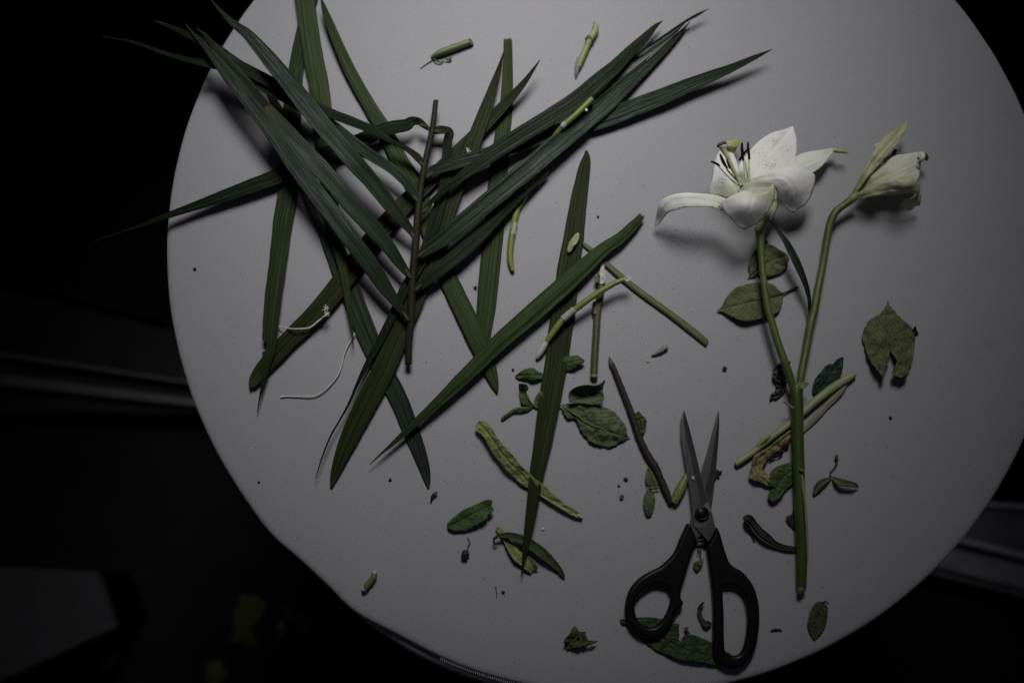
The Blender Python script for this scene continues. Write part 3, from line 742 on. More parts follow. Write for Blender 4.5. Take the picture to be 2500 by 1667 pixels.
tube('cut_rim', [(915, 1393, 9, 2.2), (914, 1399, 12.6, 2.6), (914, 1401, 10, 2.6)], WHITE_CUT, t, nseg=2, bumpy=.3)
tube('cut_rim', [(892, 1434, 13, 2.8), (889, 1437, 16, 2.8), (886, 1439, 12, 2.4)], WHITE_CUT, t, nseg=2, bumpy=.3)
t = thing('cut_stem', 'pale peeled stem lying crosswise under the thick lily stem', 'stem', (1940, 1030, 0))
PALE = stem_mat('pale_peeled_stem', (.20, .24, .11), (.31, .34, .17), .55, 9)
tube('stem', [(2087, 913, 12, 3), (2075, 921, 17, 3), (2037, 944, 22, 3), (1995, 976, 20, 3), (1958, 1009, 18, 3), (1922, 1038, 17, 3), (1877, 1072, 16, 3), (1836, 1105, 15, 3), (1806, 1126, 15, 3), (1796, 1134, 11, 3)], PALE, t, bumpy=.08)
blade('torn_sheath', [(2066, 936, 8, 3), (2050, 958, 14, 3), (2021, 987, 16, 2), (1992, 1019, 16, 2), (1964, 1048, 12, 1.5), (1950, 1066, 5, 1.5)], stem_mat('dry_sheath', (.16, .15, .09), (.30, .28, .20), .8, 14), t, camber=-.15, ns=6)
blade('stem_scale', [(1880, 1062, 6, 6), (1868, 1070, 14, 6.5), (1857, 1080, 13, 6), (1848, 1090, 7, 5)], PALE, t, camber=-.2, ns=6)

# ------------------------------------------------------------------ broad leaves
L_SAGE = leaf_mat('sage_leaf', (.088, .118, .050), (.150, .185, .092), (.17, .20, .11), .75, .55)
L_SAGE2 = leaf_mat('dull_olive_leaf', (.092, .112, .042), (.165, .188, .088), (.20, .22, .12), .75, .6)
L_GREEN = leaf_mat('fresh_green_leaf', (.048, .088, .024), (.090, .140, .048), (.14, .18, .08), .6, .5)
L_DARKL = leaf_mat('dark_wilted_leaf', (.020, .030, .016), (.036, .048, .026), (.07, .09, .05), .6, .4)
L_BLACK = plain('withered_black_green', (.018, .022, .014), .6, 0, 300, .4)
L_YELLOW = leaf_mat('yellow_green_leaf', (.25, .29, .09), (.37, .41, .17), (.42, .45, .22), .6, .25)
L_DRY = leaf_mat('dry_yellow_leaf', (.25, .22, .085), (.40, .35, .17), (.2, .14, .05), .7, .1)
RIBM = plain('leaf_rib', (.14, .17, .08), .7)
DPET = plain('dark_petiole', (.022, .022, .014), .7)

# compound rose leaf: right pair
t = thing('rose_leaf', 'pair of wilted sage-green serrated leaves to the right of the upright palm leaf', 'leaf', (1440, 1030, 0))
sheet('leaflet', [(1372, 990), (1386, 985), (1420, 987), (1464, 992), (1494, 1002), (1513, 1021), (1527, 1040), (1534, 1067), (1540, 1069), (1525, 1075), (1494, 1090), (1466, 1088), (1443, 1078), (1424, 1061), (1412, 1040), (1406, 1023), (1389, 1023), (1378, 1011)],
      [(1372, 992, 3), (1400, 1004, 5), (1450, 1030, 8), (1410, 1030, 2), (1430, 1060, 3), (1470, 1088, 2), (1500, 1040, 7), (1534, 1067, 2), (1480, 1000, 4), (1510, 1020, 4), (1490, 1075, 3), (1455, 1055, 6.5), (1470, 1060, 4.5)], L_SAGE, t,
      mid=[(1373, 991), (1410, 1015), (1450, 1038), (1490, 1055), (1535, 1069)], amp=2.6, freq=.05, serr=1.2, rib=.9, seed=2, veins=.25)
sheet('leaflet', [(1390, 957), (1402, 947), (1418, 941), (1436, 939), (1450, 941), (1464, 937), (1478, 927), (1472, 948), (1473, 962), (1475, 973), (1466, 985), (1446, 987), (1427, 985), (1405, 984), (1391, 981), (1388, 968)],
      [(1390, 957, 12), (1418, 942, 17), (1450, 942, 17), (1478, 927, 14), (1420, 958, 5), (1450, 956, 5), (1400, 965, 5), (1430, 975, 7), (1466, 975, 7), (1430, 985, 9), (1460, 984, 9), (1400, 982, 8)], L_SAGE, t,
      mid=[(1395, 980), (1425, 970), (1450, 960), (1474, 935)], amp=.5, serr=.7, rib=.5, seed=3, step=3, veins=.15)
tube('petiole', [(1350, 992, 4, 1.5), (1362, 992, 5, 2.5), (1373, 991, 5, 3), (1410, 1015, 4, 5.4), (1450, 1038, 3, 7.5), (1480, 1051, 2, 7)], RIBM, t, ns=6)
# left sprig
t = thing('rose_sprig', 'withered green sprig of small curled leaves left of the upright palm leaf', 'sprig', (1300, 985, 0))
sheet('leaflet', [(1266, 938), (1275, 936), (1288, 940), (1290, 950), (1285, 958), (1290, 968), (1296, 980), (1302, 989), (1297, 994), (1285, 992), (1275, 988), (1270, 975), (1268, 960)],
      [(1270, 940, 8), (1287, 945, 9), (1278, 958, 2), (1272, 970, 3), (1285, 975, 6), (1300, 990, 2)], L_GREEN, t, mid=[(1300, 990), (1284, 972), (1275, 942)], amp=1, seed=4, step=3)
blade('leaflet', [(1300, 991, 6, 2), (1288, 996, 11, 3), (1272, 998, 9, 4), (1255, 1002, 9, 3), (1243, 1010, 8, 2.5), (1232, 1017, 7, 3), (1225, 1024, 8, 2)], L_SAGE, t, camber=-.4, ns=5, pleat=.8, seed=3)
sheet('leaflet', [(1302, 988), (1308, 968), (1318, 955), (1326, 960), (1326, 990), (1314, 997), (1304, 992)], [(1303, 988, 2), (1318, 965, 4), (1320, 990, 2)], L_SAGE2, t, amp=.8, seed=6, step=3)
tube('stem', [(1296, 992, 4, 2), (1306, 991, 5, 1.6), (1330, 991, 4, 1), (1348, 992, 4, 1)], DPET, t, ns=6)
def leafs(label, outline, zc, mat, mid, petiole=None, name='leaf', group=None, pmat=None, **kw):
    cx = sum(p[0] for p in outline) / len(outline); cy = sum(p[1] for p in outline) / len(outline)
    t = thing(name, label, 'leaf', (cx, cy, 0), group)
    sheet('leaf_blade', outline, zc, mat, t, mid=mid, **kw)
    if petiole: tube('petiole', petiole, pmat or DPET, t, ns=6, nseg=4)
    return t
a = T(1150, 820, 5.2275)
leafs('small green leaf poking out right of the upright palm leaf, above the serrated pair', a([(1180, 290), (1230, 260), (1350, 250), (1400, 275), (1450, 310), (1435, 345), (1370, 370), (1300, 430), (1200, 450), (1150, 400)]),
      a([(1200, 350, 3), (1330, 300, 7), (1450, 315, 5), (1380, 370, 6), (1260, 440, 1.5), (1350, 250, 3)]), L_GREEN, a([(1160, 400), (1280, 330), (1440, 312)]), amp=1, seed=8, step=3)
leafs('small green leaf poking out left of the upright palm leaf, above the sprig', a([(562, 518), (620, 460), (700, 420), (790, 408), (850, 450), (900, 470), (930, 500), (920, 550), (800, 565), (680, 562), (600, 548)]),
      a([(565, 520, 1), (700, 470, 6), (800, 430, 4), (790, 500, 7), (700, 560, 1.5), (900, 540, 2)]), L_GREEN, a([(565, 520), (720, 500), (910, 500)]), amp=1, seed=9, step=3)
b = T(1750, 700, 3.136)
leafs('upright dull green leaf with a deep notch at its base, alone on the right side', b([(1310, 103), (1322, 140), (1350, 170), (1385, 215), (1420, 250), (1480, 300), (1500, 340), (1515, 380), (1517, 430), (1510, 480), (1505, 540), (1490, 580), (1468, 630), (1465, 660), (1420, 695), (1385, 688), (1348, 682), (1343, 640), (1365, 605), (1380, 570), (1355, 530), (1330, 488), (1322, 520), (1322, 560), (1300, 600), (1290, 640), (1275, 698), (1240, 650), (1205, 610), (1165, 550), (1140, 495), (1128, 440), (1113, 400), (1120, 340), (1145, 290), (1160, 262), (1200, 235), (1250, 205), (1280, 170), (1302, 130)]),
      b([(1310, 110, 2), (1300, 250, 5), (1310, 450, 5), (1150, 300, 2), (1120, 400, 2.5), (1160, 500, 4), (1230, 600, 9), (1270, 690, 11), (1240, 420, 9), (1200, 400, 7), (1420, 400, 7), (1480, 300, 3), (1510, 420, 3), (1470, 520, 6), (1400, 600, 8), (1420, 690, 10), (1350, 660, 8), (1320, 500, 6), (1400, 480, 4), (1250, 300, 5), (1380, 300, 6)]),
      L_SAGE2, b([(1325, 490), (1305, 400), (1300, 300), (1310, 110)]), amp=1.8, freq=.05, serr=.9, seed=10, sub=2, veins=.25)
tag(sheet('leaf_scrap', b([(1490, 335), (1515, 310), (1525, 305), (1530, 330), (1545, 365), (1520, 372), (1500, 355)]), b([(1490, 335, 2), (1525, 305, 6), (1540, 365, 1)]), L_BLACK, step=2.5, amp=1.5, freq=.3, seed=2), 'tiny black curled scrap touching the right edge of the notched leaf', 'leaf scrap')
c = T(1750, 500, 4.48)
leafs('olive leaf with a long dark stalk, pointing left under the lily stem', c([(0, 1162), (35, 1130), (60, 1100), (95, 1025), (150, 960), (210, 905), (280, 880), (360, 858), (440, 850), (520, 848), (600, 862), (640, 890), (665, 920), (725, 968), (725, 1010), (718, 1060), (700, 1120), (675, 1165), (630, 1195), (595, 1212), (530, 1232), (450, 1252), (380, 1268), (300, 1274), (240, 1262), (180, 1232), (110, 1195), (50, 1168)]),
      c([(0, 1162, 1.5), (100, 1100, 3), (300, 1080, 4), (450, 1040, 3.5), (600, 1000, 3), (725, 968, 2), (200, 920, 4), (440, 860, 5), (620, 880, 4), (180, 1220, 5), (300, 1270, 6), (500, 1230, 5), (680, 1160, 4)]), L_SAGE2, c([(725, 968), (450, 1045), (200, 1105), (0, 1162)]),
      c([(450, 1045, 4, 3.2), (600, 1003, 5, 3), (725, 968, 5, 2.5), (790, 940, 5, 2), (850, 912, 6, 2), (890, 905, 5, 2)]), amp=.6, seed=11, veins=.12)
leafs('shadowed dull green leaf higher up behind the lily stem', c([(530, 440), (600, 440), (680, 490), (740, 520), (772, 545), (790, 600), (768, 660), (735, 710), (700, 745), (620, 775), (550, 795), (480, 790), (440, 765), (395, 790), (330, 822), (362, 765), (345, 680), (350, 620), (372, 560), (430, 490), (470, 450)]),
      c([(330, 822, 1), (400, 600, 4), (560, 450, 5), (760, 560, 5), (600, 700, 3), (560, 600, 2), (700, 740, 4)]), L_SAGE2, c([(330, 822), (550, 640), (770, 560)]), c([(535, 385, 5, 3), (545, 410, 8, 3), (530, 440, 5, 3)]), amp=1.6, seed=12, freq=.07)
d = T(1750, 700, 3.136)
leafs('dark smooth leaf tucked between the two stems above the pale peeled stem', d([(762, 838), (735, 815), (733, 770), (745, 720), (770, 680), (800, 650), (825, 615), (862, 590), (890, 590), (920, 555), (970, 538), (968, 580), (965, 620), (950, 670), (930, 720), (890, 760), (850, 790), (805, 820)]),
      d([(762, 838, 1.5), (740, 740, 4), (850, 680, 5), (970, 540, 5), (940, 700, 3)]), leaf_mat('dark_smooth_leaf', (.022, .042, .022), (.03, .056, .03), (.07, .10, .06), .5, .35), d([(762, 838), (830, 730), (968, 540)]), amp=.9, seed=13)
tag(sheet('withered_leaf', d([(410, 860), (412, 825), (440, 805), (455, 750), (430, 690), (428, 640), (460, 600), (485, 585), (540, 590), (562, 566), (555, 620), (545, 680), (530, 760), (500, 830), (450, 855)]), d([(410, 860, 2), (440, 700, 6), (490, 600, 3), (550, 570, 5), (500, 760, 2)]), L_BLACK, step=3, amp=2.5, freq=.14, seed=14),
    'blackened curled leaf left of the fork of the lily stem', 'leaf')
t = thing('withered_leaf', 'crumpled dry yellow leaf beside the thick lily stem, its foot curled', 'leaf', (1870, 1120, 0))
sheet('leaf_blade', d([(568, 1095), (530, 1120), (480, 1155), (430, 1200), (380, 1238), (330, 1262), (290, 1288), (272, 1330), (262, 1375), (250, 1425), (246, 1462), (300, 1488), (345, 1505), (382, 1522), (412, 1506), (398, 1470), (392, 1440), (365, 1405), (350, 1380), (380, 1340), (392, 1300), (440, 1268), (482, 1250), (500, 1220), (545, 1190), (568, 1150)]),
      d([(560, 1110, 5), (480, 1180, 8), (480, 1240, 3), (400, 1240, 9), (300, 1300, 10), (370, 1300, 7), (270, 1400, 7), (250, 1460, 3), (320, 1440, 9), (380, 1515, 3), (340, 1390, 4), (300, 1380, 5)]), L_DRY, t, mid=d([(565, 1120), (400, 1250), (310, 1330), (300, 1420), (400, 1505)]), amp=1.3, freq=.07, seed=15, step=2.6, veins=.1)
tag(sheet('leaf_scrap', d([(405, 1335), (425, 1300), (470, 1275), (480, 1245), (510, 1215), (550, 1175), (555, 1210), (515, 1240), (500, 1285), (450, 1310)]), d([(410, 1330, 2), (480, 1250, 7), (500, 1290, 2), (545, 1190, 4)]), L_DARKL, step=2.6, amp=2, freq=.15, seed=16), 'dark folded scrap under the edge of the crumpled yellow leaf', 'leaf scrap')
e = T(1700, 1050, 3.136)
leafs('dark green leaf half hidden under the thick stem next to the yellow leaf', e([(560, 335), (600, 290), (640, 268), (700, 250), (738, 238), (745, 300), (742, 370), (735, 410), (700, 440), (670, 475), (650, 505), (620, 530), (590, 545), (565, 540), (545, 505), (560, 470), (592, 440), (560, 425), (545, 395), (575, 370)]),
      e([(560, 335, 4), (650, 300, 6), (650, 400, 3), (740, 240, 3), (720, 420, 3), (600, 400, 6), (570, 540, 5), (640, 500, 6), (600, 480, 2)]), L_GREEN, e([(735, 300), (640, 390), (570, 540)]), amp=1.6, freq=.08, seed=17, veins=.3)
t = thing('withered_leaf', 'twisted grey-green withered strip reaching the thick stem from the left', 'leaf', (1870, 1310, 0))
blade('leaf_blade', e([(362, 688, 10, 5), (395, 680, 24, 6), (430, 715, 22, 4), (475, 775, 24, 3), (540, 828, 24, 3), (590, 865, 17, 2.5), (650, 890, 14, 2), (700, 902, 13, 2), (765, 908, 11, 2)]), leaf_mat('grey_withered', (.055, .062, .042), (.085, .092, .065), (.11, .12, .09), .7), t, camber=.28, pleat=1.2, seed=5)
blade('torn_sliver', e([(365, 700, 6, 4), (395, 740, 8, 4), (425, 790, 6, 2), (445, 850, 4, 1.5)]), L_DARKL, t, ns=4, pleat=.6)
tag(sheet('leaf_scrap', e([(750, 600), (730, 640), (688, 662), (700, 700), (725, 740), (755, 765)]), e([(688, 662, 3), (750, 700, 1)]), L_BLACK, step=3, amp=1, seed=3), 'black leaf corner showing left of the thick stem above its lower end', 'leaf scrap')
leafs('small oval leaf near the bottom right edge of the table', e([(950, 1308), (915, 1320), (890, 1350), (872, 1390), (860, 1430), (853, 1480), (862, 1530), (880, 1575), (900, 1610), (925, 1590), (965, 1545), (990, 1490), (1004, 1420), (1005, 1370), (992, 1325)]),
      e([(950, 1310, 4), (860, 1440, 4), (930, 1430, 2), (1005, 1400, 4), (900, 1605, 1)]), leaf_mat('brownish_olive_leaf', (.075, .085, .038), (.10, .11, .05), (.15, .155, .09), .7), e([(985, 1320), (935, 1430), (900, 1608)]), e([(960, 1320, 4, 4), (990, 1310, 4, 4), (1015, 1332, 2, 3)]), amp=.5, seed=18, veins=.1)
t = thing('leaf_sprig', 'tiny forked sprig with two narrow leaves and a reddish stalk, right of the thick stem', 'sprig', (2030, 1160, 0))
tube('stalk', e([(1085, 188, 2, 3), (1072, 205, 9, 3), (1080, 235, 5, 3), (1060, 280, 3, 2.5), (1025, 325, 3, 2), (1035, 360, 3, 2)]), plain('reddish_stalk', (.09, .045, .045), .7, 0, 500), t, ns=6, nseg=4)
blade('leaflet', e([(1034, 362, 3, 2), (990, 385, 13, 3.5), (950, 410, 17, 4), (920, 450, 15, 3), (900, 495, 4, 2)]), L_SAGE2, t, camber=.25, ns=6, seed=1, pleat=.6)
blade('leaflet', e([(1040, 355, 3, 2), (1070, 380, 14, 4), (1110, 398, 18, 6), (1160, 408, 16, 6), (1215, 420, 12, 5), (1242, 440, 3, 2)]), L_SAGE2, t, camber=.25, ns=6, seed=2, pleat=.6)
tag(blade('leaf_scrap', e([(570, 1532, 3, 1), (600, 1524, 5, 1.2), (640, 1526, 4, 1), (655, 1532, 2, 1)]), L_DARKL, ns=3), 'tiny curled grey-green shred right of the scissors handle', 'leaf scrap')

f = T(1100, 700, 3.136)
leafs('small curled green leaf against the right side of the brown twig', f([(1408, 985), (1425, 962), (1442, 953), (1465, 980), (1500, 1018), (1500, 1050), (1490, 1090), (1478, 1120), (1462, 1142), (1440, 1100), (1425, 1060)]),
      f([(1410, 985, 3), (1440, 955, 5), (1500, 1030, 6), (1450, 1040, 3), (1465, 1140, 3)]), L_GREEN, f([(1465, 1140), (1450, 1050), (1440, 955)]), amp=1.4, freq=.12, seed=19, step=2.6)
g = T(1050, 1150, 3.136)
leafs('small green leaf partly under the lower end of the brown twig', g([(1665, -25), (1650, 20), (1650, 70), (1670, 110), (1700, 122), (1740, 122), (1745, 90), (1725, 40), (1690, -10)]), g([(1665, -20, 2), (1660, 60, 4), (1730, 100, 2)]), L_SAGE, g([(1667, -20), (1690, 50), (1720, 120)]), amp=.8, seed=20, step=2.6)
leafs('small oval green leaf hanging below the twisted stalk near the brown twig', g([(1690, 138), (1655, 160), (1636, 200), (1634, 250), (1645, 300), (1662, 338), (1685, 342), (1705, 300), (1722, 230), (1712, 170)]), g([(1690, 138, 3), (1635, 230, 3), (1680, 240, 6), (1722, 230, 3), (1675, 340, 3)]), L_SAGE, g([(1690, 138), (1680, 240), (1675, 340)]),
      g([(1658, 122, 4, 3), (1690, 130, 4, 4), (1720, 125, 4, 4), (1752, 128, 4, 3)]), amp=.6, seed=21, step=2.6, pmat=RIBM)
t = thing('withered_leaf', 'long crumpled yellow-green leaf narrowing to a stalk under the upright palm leaf', 'leaf', (1270, 1150, 0))
left = f([(195, 1060), (190, 1095), (235, 1130), (265, 1165), (290, 1215), (330, 1290), (370, 1330), (420, 1390), (470, 1440), (540, 1510), (600, 1545)])
lo2 = g([(760, 120), (830, 180), (910, 232), (1000, 285), (1080, 335), (1142, 358)])
up2 = g([(1168, 338), (1110, 295), (1020, 240), (950, 175), (870, 105)])
up1 = f([(640, 1465), (600, 1420), (540, 1370), (510, 1325), (470, 1280), (430, 1235), (400, 1200), (350, 1140), (320, 1080), (275, 1035), (225, 1022)])
ZL = f([(210, 1040, 2), (240, 1080, 9), (300, 1060, 10), (290, 1170, 5), (350, 1190, 12), (330, 1240, 6), (400, 1270, 11), (380, 1320, 4), (460, 1330, 12), (470, 1400, 5), (540, 1410, 9), (580, 1490, 4)]) + g([(740, 60, 4), (820, 130, 5), (900, 190, 4), (1000, 260, 4), (1150, 345, 3)])
sheet('leaf_blade', left + lo2 + up2 + up1, ZL, L_YELLOW, t, mid=f([(215, 1040), (310, 1150), (420, 1310), (560, 1450)]) + g([(800, 140), (1000, 260), (1155, 348)]), amp=1.3, freq=.05, edge=.8, edgew=5, seed=22, step=3, sub=2, veins=.1)
tube('stalk_end', [(1410, 1254, 8, 3.2), (1418, 1260, 10, 3), (1422, 1262, 8, 3)], WHITE_CUT, t, nseg=2, bumpy=.2)
leafs('oval green leaf with a clear midrib alone left of the palm leaf tip', g([(130, 402), (160, 370), (200, 335), (250, 298), (310, 270), (375, 242), (420, 222), (465, 216), (478, 240), (470, 262), (487, 290), (470, 320), (445, 335), (440, 355), (400, 385), (360, 412), (325, 430), (300, 447), (240, 455), (180, 456), (138, 440)]),
      g([(130, 402, 3), (300, 330, 6), (300, 380, 3), (380, 300, 4), (465, 220, 6), (480, 290, 7), (430, 270, 3), (400, 380, 6), (200, 450, 3), (170, 400, 3)]), L_GREEN, g([(132, 430), (250, 370), (370, 305), (475, 262)]), amp=.9, freq=.08, seed=23, veins=.25)
t = thing('withered_leaf', 'yellowish twisted leaf remnant lying under the tip of the upright palm leaf', 'leaf', (1255, 1340, 0))
blade('leaf_blade', g([(510, 432, 10, 2), (540, 460, 14, 2.5), (580, 520, 14, 3), (620, 585, 20, 3, 1), (670, 650, 26, 3, 1), (715, 690, 24, 3), (750, 730, 20, 3), (785, 765, 12, 2)]), L_YELLOW, t, camber=.15, pleat=.9, seed=7, ragged=1)
blade('brown_edge', g([(750, 650, 5, 4), (780, 690, 7, 4), (805, 725, 8, 4), (822, 748, 6, 3)]), plain('brown_edge', (.09, .06, .02), .7), t, ns=4)
t = thing('withered_leaf', 'dark green sickle-shaped leaf with a curled tip crossing under the upright palm leaf', 'leaf', (1290, 1340, 0))
blade('leaf_blade', g([(502, 520, 4, 5), (515, 498, 8, 6), (560, 488, 12, 6), (620, 495, 18, 6), (720, 530, 24, 5.5), (800, 580, 25, 5), (870, 635, 25, 5), (930, 690, 20, 4), (985, 745, 13, 3), (1015, 790, 9, 2.5), (1028, 820, 2, 2)]), leaf_mat('sickle_green', (.05, .075, .03), (.075, .10, .04), (.12, .14, .07), .55), t, camber=.22, pleat=.5, seed=8)
tube('curled_tip', g([(512, 498, 4, 6), (492, 510, 5, 6), (488, 540, 5, 5), (500, 558, 4, 4), (512, 545, 3, 4)]), L_DARKL, t, ns=6, nseg=4)
tag(sheet('leaf_scrap', g([(1025, 1312), (1030, 1285), (1070, 1240), (1085, 1205), (1108, 1186), (1130, 1205), (1145, 1228), (1185, 1225), (1190, 1250), (1212, 1290), (1245, 1295), (1284, 1300), (1240, 1325), (1195, 1335), (1150, 1348), (1100, 1345), (1060, 1358), (1040, 1345)]),
          g([(1025, 1310, 6), (1070, 1240, 9), (1108, 1190, 3), (1100, 1270, 4), (1150, 1240, 8), (1185, 1230, 6), (1150, 1300, 3), (1200, 1300, 6), (1280, 1300, 4), (1060, 1350, 2), (1120, 1340, 7)]), leaf_mat('olive_scrap', (.07, .085, .03), (.11, .125, .05), (.15, .16, .08), .7), step=2.6, amp=2.2, freq=.13, seed=24, mid=g([(1040, 1340), (1120, 1260), (1108, 1190)])),
    'crumpled folded leaf scrap near the bottom edge of the table left of the scissors', 'leaf scrap')
tag(blade('leaf_scrap', g([(5, 240, 3, 1), (14, 200, 6, 2), (30, 175, 7, 3), (55, 160, 6, 2.5)]), L_BLACK, ns=4, pleat=.6), 'tiny black-green curl between the two dark cut palm leaf ends', 'leaf scrap')
t = thing('withered_bud', 'tiny dark purple withered bud with a thread-like stalk', 'bud', (1136, 1355, 0))
PUR = plain('dark_purple', (.030, .010, .045), .7, 0, 700)
tube('bud', [(1140, 1344, 9, 2), (1137, 1350, 17, 2.5), (1135, 1357, 17, 2.5), (1136, 1364, 10, 2)], PUR, t, bumpy=.5, nseg=3)
tube('stalk', g([(285, 610, 4, 2), (290, 570, 2.5, 2), (305, 545, 2.5, 2), (296, 522, 2, 2), (282, 500, 1.5, 1)]), plain('purple_stalk', (.10, .07, .09), .7), t, ns=5, nseg=4)

# ------------------------------------------------------------------ scissors and the leaf beneath
s = T(1450, 1230, 3.588)
leafs('large torn dark green leaf crumpled beneath the scissor handles', s([(228, 1012), (270, 1003), (330, 1000), (400, 990), (480, 990), (560, 996), (630, 1015), (690, 1040), (745, 1050), (742, 1100), (748, 1155), (735, 1175), (762, 1203), (785, 1155), (850, 1140), (900, 1155), (940, 1170), (1000, 1195), (1060, 1230), (1140, 1280), (1210, 1320), (1190, 1385), (1120, 1415), (1050, 1408), (970, 1390), (900, 1383), (820, 1375), (720, 1352), (640, 1315), (560, 1290), (480, 1235), (420, 1192), (370, 1150), (330, 1120), (285, 1060), (245, 1048)]),
      s([(230, 1012, 2), (450, 1000, 3), (500, 1100, 1.2), (690, 1040, 4), (740, 1160, 4), (620, 1200, 2), (850, 1150, 4), (850, 1250, 2.5), (720, 1340, 4), (950, 1300, 3.5), (900, 1380, 5), (1050, 1400, 3), (1100, 1300, 2), (1210, 1320, 2)]), leaf_mat('dark_crumpled_green', (.035, .065, .018), (.055, .092, .03), (.09, .12, .06), .5), s([(240, 1020), (500, 1120), (800, 1270), (1100, 1340), (1190, 1350)]), amp=1.1, freq=.07, seed=30, step=4, veins=.2)
tag(sheet('leaf_scrap', s([(790, 1085), (808, 1078), (825, 1072), (822, 1105), (845, 1135), (815, 1130), (795, 1105)]), s([(800, 1090, 3), (840, 1135, 2)]), L_BLACK, step=2.5, amp=1.5, seed=31), 'small black scrap poking up from the torn leaf between the scissor handles', 'leaf scrap')
tag(blade('leaf_scrap', s([(967, 856, 2, 4), (945, 880, 8, 4), (925, 920, 10, 3), (930, 970, 9, 3), (950, 1015, 9, 3), (975, 1048, 14, 3), (1000, 1050, 16, 3), (1030, 1055, 5, 2)]), leaf_mat('grey_curl', (.05, .055, .035), (.09, .095, .065), (.11, .12, .09), .7), camber=.25, pleat=.8, ns=5), 'thin curled withered shred between the scissor handles', 'leaf scrap')
t = thing('leaf_scrap', 'small triangular leaf piece with a curled thread just below the scissor pivot', 'leaf scrap', (1702, 1380, 0))
sheet('leaf_blade', s([(868, 528), (900, 500), (940, 488), (962, 462), (955, 500), (940, 540), (905, 592), (880, 565)]), s([(870, 530, 2), (905, 520, 5), (960, 465, 3), (905, 590, 2)]), L_SAGE2, t, amp=1, step=2.6, seed=33)
tube('thread', s([(935, 490, 3, 2), (930, 450, 2.5, 2), (908, 415, 2.5, 2), (925, 392, 2.5, 2), (940, 430, 2.5, 2)]), L_DARKL, t, ns=5, nseg=4)

